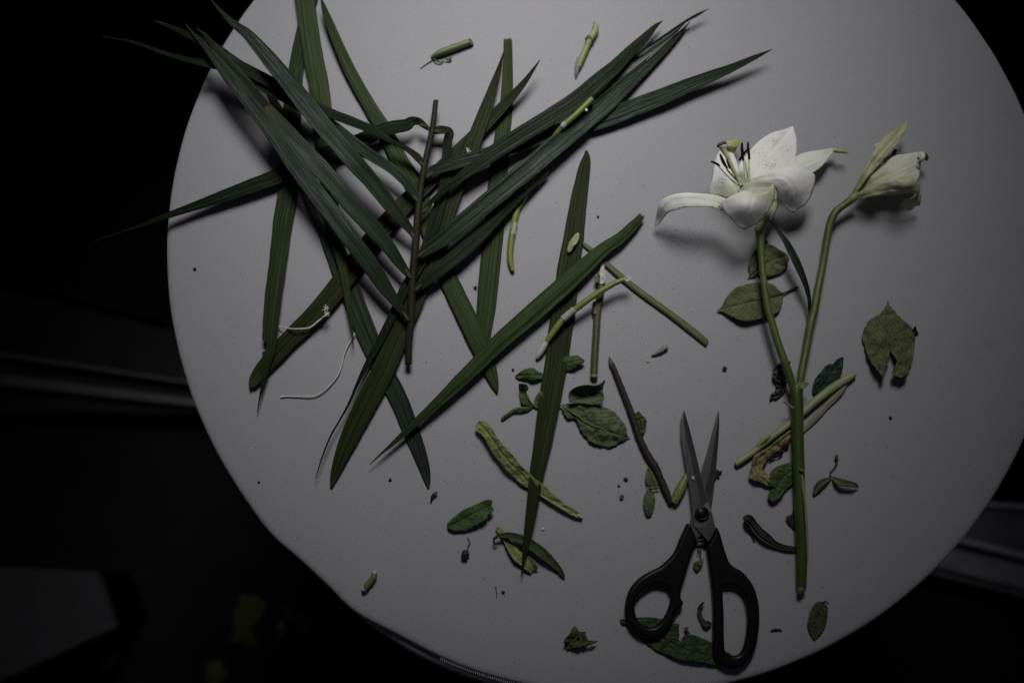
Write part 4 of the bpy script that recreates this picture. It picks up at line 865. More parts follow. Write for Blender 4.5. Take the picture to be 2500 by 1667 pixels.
def scissors():
    t = thing('scissors', 'open black-handled scissors with dark steel blades pointing up', 'scissors', (1714, 1253, 0))
    m, nt_, b = nt('brushed_steel'); b.inputs['Metallic'].default_value = .75; b.inputs['Roughness'].default_value = .42
    ob = nt_.nodes.new('ShaderNodeTexCoord').outputs['Object']
    n = noise_n(nt_, ob, 60, 4, .6, (14, 1, 1)); n2 = noise_n(nt_, ob, 300, 4, .7)
    col = mixc(nt_, ramp(nt_, n, .3, .7), (.070, .070, .073), (.125, .125, .13))
    col = mixc(nt_, ramp(nt_, n2, .45, .75, 0, .5), col, (.045, .043, .042))
    nt_.links.new(col, b.inputs['Base Color']); nt_.links.new(ramp(nt_, n2, .3, .7, .34, .55), b.inputs['Roughness'])
    bump(nt_, b, n, .0001, .5)
    black = plain('black_plastic', (.0042, .0042, .0048), .38, 0, 900, .15, .32, .00006)
    def blade3(Lp, Mp, Rp, z0, z1, ridge, drop):
        bm = bmesh.new(); rows = []
        n = len(Lp)
        for i in range(n):
            f_ = 1 - i / (n - 1)
            dz = -drop * f_
            rows.append([bm.verts.new(ray(*Lp[i], z0 + dz)), bm.verts.new(ray(*Lp[i], z1 + dz)), bm.verts.new(ray(*Mp[i], z1 + ridge + dz)),
                         bm.verts.new(ray(*Rp[i], (z1 if i >= n - 3 else z0 + .25) + dz)), bm.verts.new(ray(*Rp[i], z0 + dz))])
        for a_, b_ in zip(rows, rows[1:]):
            for j in range(5):
                k = (j + 1) % 5
                bm.faces.new((a_[j], a_[k], b_[k], b_[j]))
        bm.faces.new(rows[0]); bm.faces.new(rows[-1][::-1])
        bmesh.ops.recalc_face_normals(bm, faces=bm.faces)
        me = bpy.data.meshes.new('blade'); bm.to_mesh(me); bm.free()
        o = link('blade', me, m, t, smooth=False)
        return o
    o = blade3([(1752, 1004), (1746, 1026), (1739, 1052), (1726, 1103), (1713, 1146), (1702, 1190), (1691, 1240), (1684, 1275), (1697, 1315)],
           [(1753.5, 1004), (1752, 1028), (1748, 1056), (1740, 1108), (1732, 1152), (1722, 1196), (1714, 1240), (1706, 1280), (1700, 1316)],
           [(1755, 1004), (1756, 1028), (1755, 1060), (1751, 1112), (1748, 1152), (1742, 1200), (1736, 1242), (1728, 1285), (1712, 1304)], 4.4, 5.9, .12, 3.0)
    o['label'] = 'slimmer blade leaning right, under the other'
    o = blade3([(1670, 1002), (1662, 1019), (1662, 1065), (1672, 1129), (1683, 1192), (1689, 1243), (1694, 1275), (1698, 1286), (1729, 1322)],
           [(1670.5, 1003), (1668, 1026), (1676, 1072), (1690, 1133), (1704, 1190), (1712, 1240), (1718, 1265), (1724, 1284), (1730, 1321)],
           [(1671, 1003), (1683, 1044), (1692, 1080), (1705, 1133), (1718, 1187), (1727, 1224), (1738, 1250), (1747, 1289), (1732, 1321)], 6.0, 7.5, .25, 3.0)
    o['label'] = 'broader blade leaning left, on top'
    # pivot
    bm = bmesh.new()
    prof = [(17.5, 7.2), (17.5, 8.6), (16.6, 9.1), (14.6, 9.35), (13.4, 9.1), (12.6, 9.1), (11.8, 9.5), (8, 9.9), (0.01, 10.0)]
    nA = 32; vs = []
    for r_, z in prof:
        vs.append([bm.verts.new(ray(1714 + r_ * math.cos(2 * math.pi * k / nA), 1253 + r_ * math.sin(2 * math.pi * k / nA), z)) for k in range(nA)])
    for a_, b_ in zip(vs, vs[1:]):
        for k in range(nA): bm.faces.new((a_[k], a_[(k + 1) % nA], b_[(k + 1) % nA], b_[k]))
    bmesh.ops.recalc_face_normals(bm, faces=bm.faces)
    me = bpy.data.meshes.new('pivot_screw'); bm.to_mesh(me); bm.free()
    link('pivot_screw', me, black, t)
    A = [(1678.5, 1277), (1670, 1290), (1658, 1316), (1645, 1347), (1628, 1367), (1609, 1383), (1581, 1397), (1556, 1414), (1536, 1439), (1527, 1467), (1525, 1495), (1531, 1520), (1545, 1539), (1567, 1553), (1595, 1556), (1617, 1548), (1634, 1531),
         (1642, 1514), (1655, 1489), (1663, 1482), (1667, 1470), (1661, 1457), (1663, 1436), (1673, 1403), (1684, 1364), (1697, 1328), (1699, 1314), (1688, 1290)]
    Ah = [(1617, 1428), (1598, 1426), (1578, 1436), (1561, 1450), (1550, 1470), (1550, 1492), (1556, 1511), (1570, 1524), (1589, 1530), (1606, 1523), (1620, 1506), (1631, 1484), (1636, 1461), (1634, 1445), (1628, 1433)]
    o = plate('handle', [A, Ah], 1.2, 8.0, 2.6, black, t); o['label'] = 'handle with the small round thumb loop'
    B = [(1748, 1287), (1757, 1302), (1765, 1330), (1776, 1364), (1787, 1380), (1810, 1394), (1826, 1411), (1840, 1433), (1850, 1467), (1853, 1500), (1851, 1542), (1843, 1581), (1826, 1612), (1804, 1629), (1784, 1631), (1765, 1626), (1747, 1612),
         (1740, 1592), (1740, 1537), (1740, 1481), (1736, 1425), (1729, 1369), (1724.5, 1336), (1729, 1325), (1738, 1308)]
    Bh = [(1763.5, 1436), (1776, 1429), (1793, 1431), (1810, 1445), (1819, 1467), (1824, 1503), (1822, 1542), (1815, 1576), (1804, 1595), (1787, 1599), (1770.5, 1589.5), (1767, 1564), (1766, 1495)]
    o = plate('handle', [B, Bh], 1.2, 8.0, 2.6, black, t); o['label'] = 'handle with the long finger loop'
    tube('stop_spring', [(1694, 1322, 7, 5), (1702, 1320, 8, 5.4), (1711, 1318, 9, 5.4), (1720, 1322, 9, 5.4), (1728, 1330, 8, 5)], black, t, ns=8, nseg=4)
scissors()

# ------------------------------------------------------------------ lily
LS = stem_mat('lily_stem_green', (.030, .060, .007), (.052, .092, .013), .42, 9)
LS2 = stem_mat('lily_branch_green', (.058, .086, .014), (.110, .145, .032), .45, 9)
P_W = petal_mat('lily_petal_white', (.90, .89, .87), (.86, .86, .74), (.62, .66, .40))
P_S = petal_mat('lily_petal_pollen', (.90, .89, .86), (.86, .86, .76), (.62, .66, .40), 0, [(1853, 368, 14, 34), (1918, 365, 12, 30), (1890, 345, 12, 30), (1880, 400, 16, 40)])
P_T = petal_mat('lily_petal_dusty', (.86, .86, .83), (.80, .82, .68), (.62, .66, .40), .0, [(1757, 400, 14, 26), (1765, 440, 12, 40), (1690, 478, 26, 22)])
P_GT = petal_mat('lily_petal_green_tip', (.80, .82, .74), (.80, .82, .70), (.5, .56, .25), .35, [(1965, 385, 10, 18)])
P_Y = petal_mat('faded_petal', (.62, .61, .43), (.50, .50, .24), (.20, .23, .05), .2, None, .85, .5)
P_YG = petal_mat('faded_petal_green', (.56, .56, .36), (.46, .47, .22), (.15, .19, .03), .6, None, .9, .4)
P_IN = petal_mat('faded_petal_inner', (.78, .77, .69), (.66, .65, .48), (.30, .32, .08), 0, None, .75, .8)
ANTH = plain('rust_anther', (.022, .006, .005), .9, 0, 900, .5, .1, .0004)
FIL = plain('pale_filament', (.60, .66, .42), .5)
PIS = plain('green_pistil', (.52, .56, .27), .5)
lily = thing('lily', 'forked lily stem bearing one open white lily and one faded bloom', 'flower', (1950, 1200, 0))
def LP(name, fn, *a, **k):
    return fn(name, *a, parent=lily, **k)
stem = tube('stem', [(1957, 1440, 17, 6), (1957, 1420, 23, 6), (1957, 1337, 26, 6.5), (1953, 1241, 27, 7), (1950, 1146, 28, 8), (1947, 1050, 29, 9), (1946, 985, 30, 10), (1944, 955, 31, 10), (1945, 940, 27, 10)], LS, lily, ns=16)
tube('cut_end', [(1958, 1432, 12, 8), (1954, 1441, 15, 6), (1951, 1450, 9, 5)], stem_mat('dull_cut', (.13, .14, .10), (.22, .23, .18), .6, 6), lily, nseg=3, bumpy=.15)
blade('peeled_strip', e([(805, 330, 3, 12), (818, 400, 7, 12), (822, 500, 8, 11), (832, 620, 9, 10), (842, 760, 8, 9.5), (848, 880, 6, 9), (850, 1000, 4, 8)]), stem_mat('peeled_flank', (.20, .19, .11), (.30, .28, .18), .7, 6), lily, ns=4, camber=-.1)
tube('node_scar', e([(790, 300, 5, 13), (805, 306, 9, 13.5), (818, 318, 7, 12.5), (808, 330, 4, 13)]), stem_mat('scar', (.12, .14, .06), (.2, .21, .11), .7, 6), lily, nseg=3, bumpy=.2)
tube('branch', [(1940, 958, 17, 11), (1930, 925, 20, 13), (1916, 885, 20, 16), (1900, 840, 19, 16), (1887, 796, 19, 16), (1875, 752, 18, 16.5), (1867, 705, 17, 17), (1860, 640, 16, 17), (1856, 585, 20, 17.5), (1853, 556, 24, 18)], LS2, lily, ns=14)
tube('branch', [(1953, 945, 15, 10), (1956, 915, 18, 10), (1970, 843, 20, 9), (1979, 790, 21, 9), (1988, 757, 20, 9), (1998, 701, 19, 9), (2009, 645, 18, 9), (2018, 589, 18, 10), (2026, 547, 19, 11), (2040, 518, 20, 12), (2058, 503, 18, 13), (2074, 491, 20, 14)], LS2, lily, ns=14)
blade('bract', d([(600, 745, 8, 13), (620, 752, 16, 14), (650, 755, 18, 14), (680, 748, 12, 14), (705, 740, 3, 13)]), stem_mat('bract_green', (.09, .12, .05), (.16, .18, .08), .6, 8), lily, ns=4, camber=.2, pleat=.6)
blade('bract', d([(508, 880, 2, 16), (545, 900, 6, 14), (580, 922, 5, 13), (608, 932, 7, 13)]), stem_mat('bract_pale', (.14, .15, .08), (.2, .21, .12), .7, 8), lily, ns=3)
blade('leaf', c([(1020, 1210, 5, 8), (1015, 1140, 9, 9), (1012, 1040, 9, 11), (990, 930, 12, 13), (950, 810, 15, 15), (905, 700, 18, 16), (860, 600, 19, 17), (815, 510, 18, 17), (755, 400, 14, 18), (690, 310, 10, 18), (640, 235, 6, 19), (575, 165, 1, 20)]),
      palm_mat('lily_leaf_green', (.018, .034, .018), (.030, .050, .028), (.05, .075, .045), .38, 0, 4), lily, camber=.35, pleat=.15, ns=8)
q = T(1600, 250, 3.136)
def petal(outline, zc, mat, mid, seed, **kw):
    zc = [(a_, b_, 4 + (z_ - 4) * .78) for a_, b_, z_ in zc]
    return sheet('petal', q(outline), q(zc), mat, lily, mid=q(mid), step=4.5, amp=kw.pop('amp', .5), freq=.03, rib=kw.pop('rib', .4), seed=seed, thick=.45, veins=0, **kw)
# back petals, low
petal([(645, 600), (636, 540), (640, 490), (655, 455), (700, 400), (745, 345), (800, 292), (850, 258), (900, 232), (965, 215), (1015, 198), (1040, 185), (1056, 190), (1066, 225), (1080, 280), (1082, 330), (1080, 390), (1068, 440), (1045, 490), (1010, 560), (900, 620), (760, 660), (670, 650)],
      [(660, 630, 22), (660, 480, 10), (800, 300, 9), (900, 232, 10), (1040, 190, 8), (1080, 330, 10), (1060, 450, 12), (880, 400, 15), (840, 560, 20), (1000, 300, 12), (960, 560, 18), (750, 500, 17)], P_S, [(690, 640), (790, 500), (900, 360), (1048, 190)], 41, rib=.8, fold=.02)
petal([(950, 620), (1000, 500), (1040, 470), (1062, 430), (1110, 398), (1180, 378), (1250, 368), (1330, 354), (1390, 353), (1370, 375), (1340, 410), (1290, 475), (1240, 520), (1195, 545), (1100, 600), (1000, 640)],
      [(960, 620, 20), (1080, 420, 12), (1250, 370, 12), (1390, 353, 12), (1250, 440, 17), (1190, 540, 14), (1100, 500, 17)], P_GT, [(960, 620), (1100, 500), (1250, 430), (1385, 358)], 42)
tube('petal_tip', q([(1365, 370, 9, 13), (1395, 372, 11, 13), (1430, 378, 9, 13), (1465, 386, 6, 12), (1478, 386, 2, 12)]), plain('greenish_tip', (.36, .38, .16), .6, 0, 500), lily, ns=8, nseg=4, bumpy=.15)
petal([(560, 735), (500, 715), (415, 700), (420, 640), (432, 600), (440, 560), (446, 510), (455, 450), (475, 400), (500, 360), (520, 320), (545, 318), (570, 355), (600, 400), (622, 450), (635, 500), (640, 560), (650, 620), (655, 690), (620, 730)],
      [(630, 690, 22), (415, 700, 6), (440, 560, 7), (480, 400, 9), (540, 320, 10), (550, 560, 15), (630, 480, 12), (520, 680, 12)], P_T, [(640, 690), (570, 560), (520, 430), (530, 320)], 43)
sheet('petal', q([(530, 312), (545, 298), (580, 296), (615, 286), (650, 280), (645, 305), (628, 345), (600, 392), (585, 375), (560, 345), (545, 330)]), q([(530, 312, 12), (650, 282, 11), (600, 390, 8), (590, 330, 15)]), petal_mat('yellowed_tip', (.50, .50, .18), (.60, .58, .34), (.5, .48, .2), .5), lily, mid=q([(540, 315), (600, 325), (650, 282)]), step=3.5, amp=.8, freq=.1, seed=44)['label'] = 'curled yellowed petal tip'
# throat
tube('tube', q([(925, 680, 30, 20), (905, 750, 34, 19), (875, 830, 30, 18), (843, 900, 26, 18)]), stem_mat('throat', (.46, .50, .30), (.64, .68, .50), .5, 8), lily, ns=16)
tube('flower_base', q([(846, 890, 24, 18.5), (825, 925, 26, 18.5), (803, 960, 25, 18.5), (793, 990, 22, 18)]), stem_mat('green_flower_base', (.12, .18, .05), (.30, .36, .14), .5, 8), lily, ns=16)
# left petal
petal([(2, 952), (-2, 925), (6, 870), (20, 810), (42, 762), (75, 732), (120, 712), (180, 698), (250, 693), (340, 699), (430, 705), (500, 722), (560, 748), (600, 790), (560, 830), (510, 828), (440, 808), (380, 800), (300, 800), (240, 802), (180, 818), (130, 832), (95, 850), (65, 885), (35, 925)],
      [(2, 950, 8), (10, 880, 14), (40, 800, 27), (100, 730, 34), (110, 828, 31), (60, 880, 21), (250, 700, 41), (240, 798, 41), (240, 745, 43), (430, 710, 41), (420, 802, 42), (420, 755, 43), (570, 790, 42)], P_T, [(580, 795), (420, 755), (240, 745), (100, 780), (5, 950)], 45, rib=.4)
# right front petal, arching over and down
petal([(690, 610), (760, 578), (850, 535), (900, 515), (960, 500), (1030, 488), (1085, 485), (1130, 500), (1165, 522), (1200, 540), (1221, 562), (1221, 605), (1213, 650), (1200, 690), (1188, 722), (1165, 760), (1140, 790), (1095, 818), (1060, 845), (1030, 835), (1005, 818), (978, 780), (955, 735), (940, 690), (918, 650), (880, 620), (800, 605), (740, 618)],
      [(700, 608, 36), (850, 545, 43), (950, 505, 44), (1080, 488, 42), (1220, 565, 34), (1215, 650, 30), (1188, 722, 28), (1060, 845, 24), (1005, 815, 26), (955, 735, 33), (900, 630, 42), (1050, 580, 50), (1080, 680, 43), (1060, 760, 34), (930, 570, 48), (800, 590, 41)], P_W, [(710, 610), (850, 575), (980, 570), (1060, 650), (1070, 740), (1060, 845)], 46, rib=.7)
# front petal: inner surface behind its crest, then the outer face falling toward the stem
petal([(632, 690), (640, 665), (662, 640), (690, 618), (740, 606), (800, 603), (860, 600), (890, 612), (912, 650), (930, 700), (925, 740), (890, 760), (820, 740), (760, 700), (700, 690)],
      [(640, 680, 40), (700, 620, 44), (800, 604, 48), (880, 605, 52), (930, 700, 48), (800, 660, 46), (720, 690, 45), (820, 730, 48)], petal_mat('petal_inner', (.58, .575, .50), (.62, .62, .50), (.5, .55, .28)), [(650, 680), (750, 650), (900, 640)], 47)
petal([(482, 762), (520, 750), (570, 725), (620, 700), (660, 682), (700, 676), (750, 690), (800, 705), (850, 690), (885, 650), (900, 625), (915, 665), (912, 720), (900, 770), (882, 805), (850, 850), (815, 895), (780, 925), (740, 950), (715, 960), (690, 974), (660, 968), (625, 945), (590, 905), (560, 870), (530, 835), (512, 805), (500, 785)],
      [(482, 762, 46), (560, 730, 53), (700, 678, 58), (800, 705, 60), (900, 630, 54), (912, 700, 51), (880, 805, 47), (815, 895, 43), (715, 960, 41), (660, 968, 41), (590, 905, 43), (520, 820, 46), (700, 780, 62), (720, 860, 55), (620, 800, 57), (800, 800, 57), (700, 925, 47)], P_W, [(760, 690), (725, 780), (712, 870), (700, 970)], 48, rib=.8)
# pistil and stamens
tube('pistil', q([(655, 640, 9, 34), (625, 570, 9, 36), (590, 500, 10, 38), (555, 420, 11, 40), (525, 370, 14, 41), (511, 334, 20, 42)]), PIS, lily, ns=10)
tube('stigma', q([(476, 346, 4, 42), (484, 330, 8, 43), (506, 316, 10, 43.5), (530, 311, 8, 43), (542, 320, 4, 42.5)]), plain('stigma_mauve', (.13, .06, .055), .6, 0, 600, .3), lily, ns=10, nseg=4, bumpy=.12)
for fl, an in (
    ([(672, 640, 5, 34), (650, 590, 5, 36), (600, 545, 4, 36), (565, 470, 4, 37)], [(543, 376, 5, 37), (547, 400, 7, 38), (556, 450, 8, 38), (566, 490, 7, 38), (571, 508, 4, 37)]),
    ([(660, 640, 5, 33), (610, 580, 5, 33), (560, 530, 4, 33), (528, 470, 4, 33)], [(497, 397, 4, 34), (508, 430, 8, 35), (530, 475, 8, 35), (552, 505, 4, 34)]),
    ([(655, 645, 5, 30), (590, 600, 4, 28), (530, 540, 3, 26), (470, 475, 3, 24)], [(424, 452, 3, 24), (445, 460, 6, 25), (470, 472, 7, 25), (494, 487, 4, 24)]),
    ([(700, 620, 8, 34), (690, 560, 7, 36), (684, 500, 6, 37), (674, 420, 5, 38)], [(664, 312, 5, 38), (663, 350, 8, 39), (666, 400, 8, 39), (672, 448, 5, 38)]),
    ([(718, 610, 7, 33), (716, 540, 6, 35), (716, 480, 5, 36), (714, 420, 4, 37)], [(710, 305, 4, 37), (710, 345, 7, 38), (716, 400, 7, 38), (720, 438, 5, 37)]),
    ([(708, 615, 5, 28), (700, 540, 4, 29), (690, 470, 4, 29), (672, 420, 3, 29)], [(640, 448, 4, 29), (655, 425, 7, 30), (680, 390, 7, 30), (706, 362, 4, 30)])):
    st = tube('stamen', q(fl), FIL, lily, ns=7, nseg=5)
    tube('anther', q(an), ANTH, st, ns=9, nseg=4, bumpy=.2)
# faded lily on the right branch
def fpetal(outline, zc, mat, mid, seed, **kw):
    return sheet('petal', q(outline), q(zc), mat, lily, mid=q(mid), step=4, amp=kw.pop('amp', .8), freq=.05, rib=kw.pop('rib', .7), seed=seed, thick=.45, **kw)
fpetal([(1678, 330), (1690, 315), (1715, 312), (1735, 325), (1760, 400), (1800, 400), (1840, 365), (1862, 370), (1860, 400), (1800, 470), (1720, 440), (1690, 365)], [(1680, 330, 14), (1740, 330, 12), (1850, 370, 8), (1780, 440, 8)], P_IN, [(1770, 460), (1700, 330)], 50)
tube('anther', q([(1812, 402, 5, 14), (1828, 385, 10, 15), (1840, 362, 6, 15)]), ANTH, lily, ns=8, nseg=3)
fpetal([(1560, 620), (1640, 540), (1740, 480), (1800, 430), (1850, 405), (1900, 400), (1950, 390), (2000, 384), (2040, 388), (2062, 405), (2050, 440), (2030, 470), (2028, 530), (2015, 580), (1990, 620), (1900, 640), (1780, 660), (1640, 700), (1560, 700)],
       [(1560, 660, 15), (1700, 560, 23), (1800, 440, 20), (1850, 410, 18), (2000, 386, 12), (2055, 410, 14), (2030, 520, 14), (1900, 500, 23), (1900, 600, 26), (1780, 560, 21), (2000, 600, 22), (1980, 450, 20)], P_IN, [(1540, 690), (1740, 570), (1900, 500), (2050, 420)], 51, fold=-.03)
fpetal([(2010, 384), (2040, 380), (2062, 392), (2066, 420), (2050, 446), (2028, 462), (2000, 470), (2020, 440), (2034, 420), (2024, 404)], [(2010, 384, 18), (2062, 392, 22), (2028, 462, 22), (2034, 420, 25)], P_IN, [(2005, 465), (2030, 390)], 56)['label'] = 'rolled rim of the inner petal'
tube('anther', q([(2055, 398, 4, 15), (2068, 405, 9, 15), (2078, 425, 10, 14), (2072, 445, 6, 14)]), plain('dark_shrivelled_tip', (.045, .035, .03), .8), lily, ns=8, nseg=3)
fpetal([(1868, 800), (1880, 775), (1900, 745), (1940, 715), (1990, 700), (2030, 700), (2034, 745), (2022, 790), (1990, 795), (1965, 822), (1930, 830), (1895, 818)], [(1870, 800, 14), (1960, 720, 24), (2030, 700, 18), (2020, 790, 12), (1930, 830, 10), (1960, 770, 18)], P_IN, [(1960, 700), (1950, 830)], 52)
fpetal([(1490, 760), (1530, 710), (1600, 665), (1680, 635), (1750, 612), (1830, 590), (1890, 567), (1940, 568), (1985, 585), (2015, 620), (2024, 660), (2018, 700), (1995, 730), (1960, 750), (1942, 742), (1975, 715), (1985, 690), (1930, 695), (1860, 705), (1780, 712), (1700, 718), (1620, 730), (1540, 750), (1510, 775)],
       [(1495, 755, 14), (1650, 690, 24), (1800, 650, 32), (1900, 570, 34), (2020, 650, 26), (1960, 745, 20), (1850, 700, 26), (1930, 640, 37), (1700, 640, 25), (1750, 715, 22)], P_Y, [(1500, 762), (1650, 700), (1800, 665), (1900, 660), (2015, 660)], 53)
fpetal([(1468, 742), (1492, 708), (1535, 640), (1575, 560), (1620, 475), (1665, 390), (1705, 325), (1748, 268), (1800, 232), (1850, 200), (1885, 175), (1930, 145), (1925, 185), (1905, 235), (1875, 285), (1848, 330), (1800, 385), (1745, 445), (1690, 505), (1635, 570), (1585, 635), (1540, 695), (1505, 750)],
       [(1480, 745, 14), (1600, 540, 25), (1700, 400, 28), (1800, 300, 26), (1930, 148, 20), (1600, 480, 21), (1745, 270, 22), (1860, 200, 19), (1850, 330, 21), (1700, 495, 23), (1600, 620, 20)], P_YG, [(1485, 748), (1600, 560), (1700, 415), (1800, 300), (1928, 150)], 54, rib=1.5)
tube('flower_base', q([(1468, 758, 13, 13), (1485, 752, 19, 14), (1510, 735, 22, 15), (1540, 712, 18, 16)]), stem_mat('flower_base', (.13, .16, .04), (.25, .27, .10), .5, 10), lily, ns=12, nseg=4)

# ------------------------------------------------------------------ string
STR = plain('white_string', (.62, .62, .58), .9, 0, 1500, .25, .2, .0004)
t = thing('string', 'short white string with a frayed knot, tucked under the brown-patched palm leaf', 'string', (720, 800, 0), 'white strings')
tube('cord', [(660, 794, 3, 2), (676, 796, 3.2, 2.5), (700, 801, 3.2, 6), (723, 803, 3.6, 8.5), (755, 800, 4, 8), (777, 784, 4.4, 8), (790, 774, 4.6, 8.5)], STR, t, ns=7)
for k, pp in enumerate(([(786, 776, 5, 9), (796, 770, 7, 11), (801, 764, 6, 11)], [(795, 772, 2, 10), (793, 760, 2.4, 11), (796, 744, 1.6, 10)], [(786, 757, 1.6, 10), (796, 755, 2, 11), (803, 751, 1.4, 10)],
                        [(790, 749, 1.5, 10), (797, 752, 2, 11), (801, 747, 1.4, 10)], [(796, 768, 2.5, 11), (803, 772, 2.2, 10), (803, 762, 2, 11)], [(792, 765, 2, 10), (800, 757, 2, 12), (793, 745, 1.4, 10)])):
    tube('frayed_end', pp, STR, t, ns=5, nseg=3, bumpy=.3)
t = thing('string', 'longer plain white string curving across the cloth left of the spotted leaf', 'string', (790, 940, 0), 'white strings')
tube('cord', [(685, 969, 5, 1), (700, 967.5, 3.6, 1), (723, 968, 3.2, 1.2), (765, 967, 3.4, 1.8), (793, 952, 3.6, 2), (822, 920, 3.4, 2), (833, 895, 3.4, 2), (840, 865, 3.4, 2), (852, 838, 3.2, 2.2), (867, 814, 3.6, 3)], STR, t, ns=7)

# ------------------------------------------------------------------ small crumbs
def crumb(label, x, y, w, mat, name='soil_crumb', cat='crumb', z=0.0, h=None, seed=0, group='dark crumbs of soil'):
    bm = bmesh.new(); bmesh.ops.create_icosphere(bm, subdivisions=2, radius=1)
    r = w / 2.3 * pxsize()
    for v in bm.verts:
        k = 1 + 1.1 * noise.noise(v.co * 1.6 + Vector((seed * 5.1, x * .01, y * .01)))
        v.co = Vector((v.co.x * r * k, v.co.y * r * k, (v.co.z * (h or .6) + .5) * r * k))
    me = bpy.data.meshes.new(name); bm.to_mesh(me); bm.free()
    o = link(name, me, mat); o.location = ray(x, y, z)
    o['label'] = label; o['category'] = cat
    if group: o['group'] = group
    return o
SOIL = plain('soil', (.018, .018, .020), .9, 0, 900)
CHIP = plain('pale_chip', (.48, .50, .34), .8, 0, 700)
crumb('dark star-like crumb between the scissor blades and the olive leaf', 1769, 900, 12, SOIL, seed=1)
crumb('dark crumb on bare cloth between notched leaf and forked sprig', 2173, 1019, 9, SOIL, seed=2)
crumb('round dark crumb at the bottom beside a thin thread', 1228, 1445, 8, SOIL, seed=3)
crumb('dark crumb left of the notched leaf, over the brown-green stem end', 1460, 530, 7, SOIL, seed=4)
crumb('grey crumb left of the small leaf beside the upright palm leaf', 1252, 903, 7, SOIL, seed=5)
crumb('dark crumb in the empty cloth area at far left', 476, 657, 8, SOIL, seed=6)
crumb('dark crumb near the lower left table edge', 632, 1176, 6, SOIL, seed=7)
crumb('dark crumb between the two cut palm ends at the bottom', 953, 1171, 7, SOIL, seed=8)
crumb('reddish crumb left of the small leaves beside the brown twig', 1527, 1170, 10, plain('red_crumb', (.05, .02, .025), .9), seed=9)
crumb('dark crumb just below the reddish one', 1510, 1186, 7, SOIL, seed=10)
crumb('dark blue-black crumb at the left edge of the square-cut palm leaf', 1161, 702, 9, SOIL, seed=11, z=.5)
crumb('greenish crumb below the reddish crumb', 1517, 1214, 12, plain('green_crumb', (.08, .09, .05), .9), seed=12)
crumb('cream petal chip resting on the broader scissor blade', 1692, 1167, 9, CHIP, 'plant_chip', 'chip', 6.4, .25, 13, None)
tag(sheet('leaf_scrap', [(1750, 1146), (1757, 1150), (1762, 1147), (1761, 1156), (1756, 1160), (1757, 1168), (1751, 1164), (1746, 1170), (1745, 1158)], [(1750, 1150, 3), (1760, 1155, 1)], L_BLACK, step=2.5, amp=1.5, freq=.3, seed=6), 'ragged black scrap at the right edge of the slimmer scissor blade', 'leaf scrap')
tag(sheet('plant_chip', [(1413, 569), (1414, 580), (1409, 592), (1400, 605), (1392, 616), (1385, 615), (1386, 604), (1390, 592), (1397, 582), (1405, 572)], [(1413, 569, 5), (1400, 590, 7), (1386, 614, 4)], stem_mat('peeled_chip', (.26, .29, .13), (.44, .46, .30), .8, 12), step=2.6, amp=1.0, freq=.15, seed=9), 'pale peeled chip lying on the upper part of the upright palm leaf', 'chip')
t = thing('plant_chip', 'small white scribble of frayed fibre on the slanting palm leaf at top centre', 'chip', (1143, 370, 0))
for pp in ([(1138, 361, 1.6, 11), (1143, 368, 2.2, 12), (1140, 376, 1.6, 11)], [(1146, 362, 1.6, 11), (1140, 368, 2, 12), (1148, 374, 1.8, 11)], [(1139, 366, 1.6, 11), (1149, 370, 2, 12), (1143, 378, 1.6, 11)]):
    tube('fibre', pp, STR, t, ns=5, nseg=3)
tag(tube('cut_stem', [(1630, 847, 9, 2.4), (1621, 851, 12, 2.4), (1609, 859, 10, 2), (1600, 864, 7, 1.5), (1591, 867, 5, 1)], stem_mat('grey_teal_stub', (.10, .12, .10), (.28, .29, .25), .8, 6), bumpy=.3), 'tiny grey-green stub with a white rim above the scissors', 'stem')
crumb('small whitish crumb below the tiny grey-green stub', 1582, 882, 7, CHIP, 'plant_chip', 'chip', 0, .5, 21, None)
crumb('tiny white fleck pair between sickle leaf and stalk end', 1325, 1291, 7, plain('white_fleck', (.7, .7, .7), .8), 'plant_chip', 'chip', 0, .3, 22, None)
crumb('white seed-like fleck lying on the frond leaflet beside the yellow-green stalk', 1431, 270, 8, plain('white_fleck_b', (.7, .7, .66), .8), 'plant_chip', 'chip', 16, .3, 23, None)
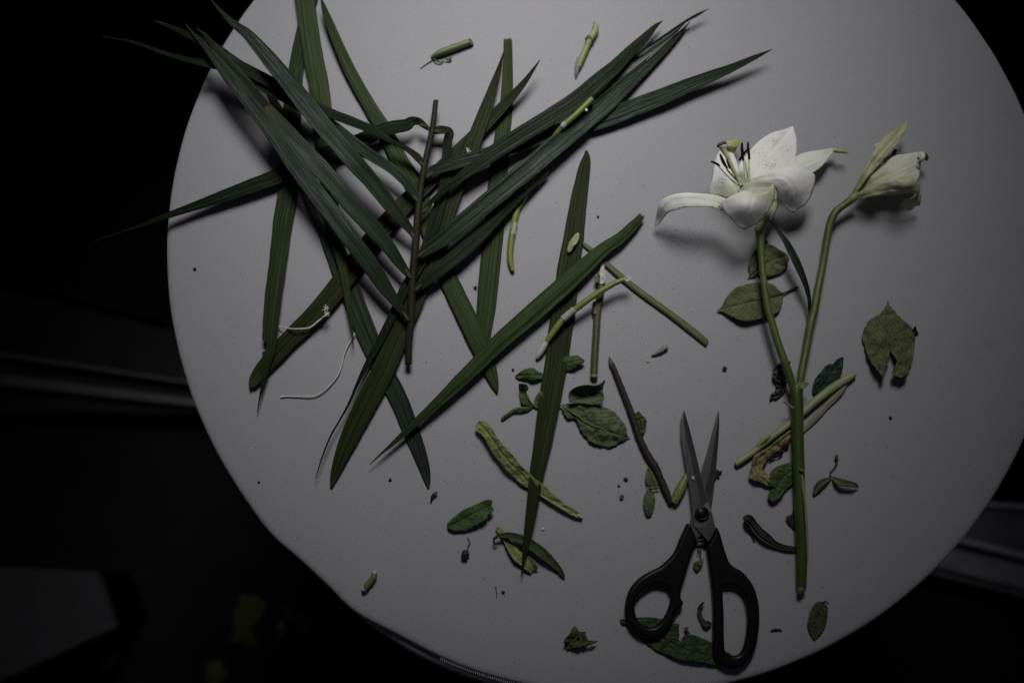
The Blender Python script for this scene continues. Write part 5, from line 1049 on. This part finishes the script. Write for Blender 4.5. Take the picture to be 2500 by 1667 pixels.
tag(tube('thread', g([(502, 880, 3, 1), (507, 910, 1.6, 1), (513, 945, 1.6, 1), (505, 965, 1, .6)]), SOIL, ns=5, nseg=3), 'thin dark thread next to the round crumb at the bottom', 'thread')

def dust(name, label, spots, mat, seed):
    rnd = random.Random(seed); V = []; F = []
    for (cx, cy, sx, sy, n, w0, w1) in spots:
        k = 0; tries = 0
        while k < n and tries < n * 5:
            tries += 1
            x = cx + rnd.gauss(0, 1) * sx if sx < 400 else rnd.uniform(cx - sx, cx + sx)
            y = cy + rnd.gauss(0, 1) * sy if sy < 400 else rnd.uniform(cy - sy, cy + sy)
            p = ray(x, y, .15)
            if (p - TC).length > TR - .008: continue
            k += 1
            w = rnd.uniform(w0, w1) * pxsize() / 2
            a_ = rnd.uniform(0, 6.28); b0 = len(V); el = rnd.uniform(.35, 1)
            ca, sa = math.cos(a_), math.sin(a_)
            for (dx, dy) in ((1, 0), (.2, el), (-1, .1), (-.1, -el)):
                V.append(p + Vector(((dx * ca - dy * sa) * w, (dx * sa + dy * ca) * w, -.0001)))
            V.append(p + Vector((0, 0, w * .6)))
            F += [(b0, b0 + 1, b0 + 4), (b0 + 1, b0 + 2, b0 + 4), (b0 + 2, b0 + 3, b0 + 4), (b0 + 3, b0, b0 + 4)]
    me = bpy.data.meshes.new(name); me.from_pydata(V, [], F)
    return tag(link(name, me, mat, None, False), label, 'dust', kind='stuff')
dust('plant_dust', 'fine dark plant dust scattered over the cloth', [(1400, 830, 1000, 830, 330, 1.2, 3.4), (1450, 900, 180, 200, 70, 1.5, 4), (1750, 1150, 200, 160, 60, 1.5, 3.6), (1150, 1250, 160, 120, 40, 1.5, 3.5), (1460, 480, 60, 90, 24, 1.5, 4)], SOIL, 4)
dust('pollen_dust', 'rusty pollen dust on the cloth under the open lily', [(1665, 590, 34, 20, 190, 1, 2.6), (1700, 640, 60, 36, 70, 1, 2.2), (1880, 690, 60, 60, 12, 1, 2.2)], plain('pollen', (.07, .035, .02), .9, 0, 900), 6)
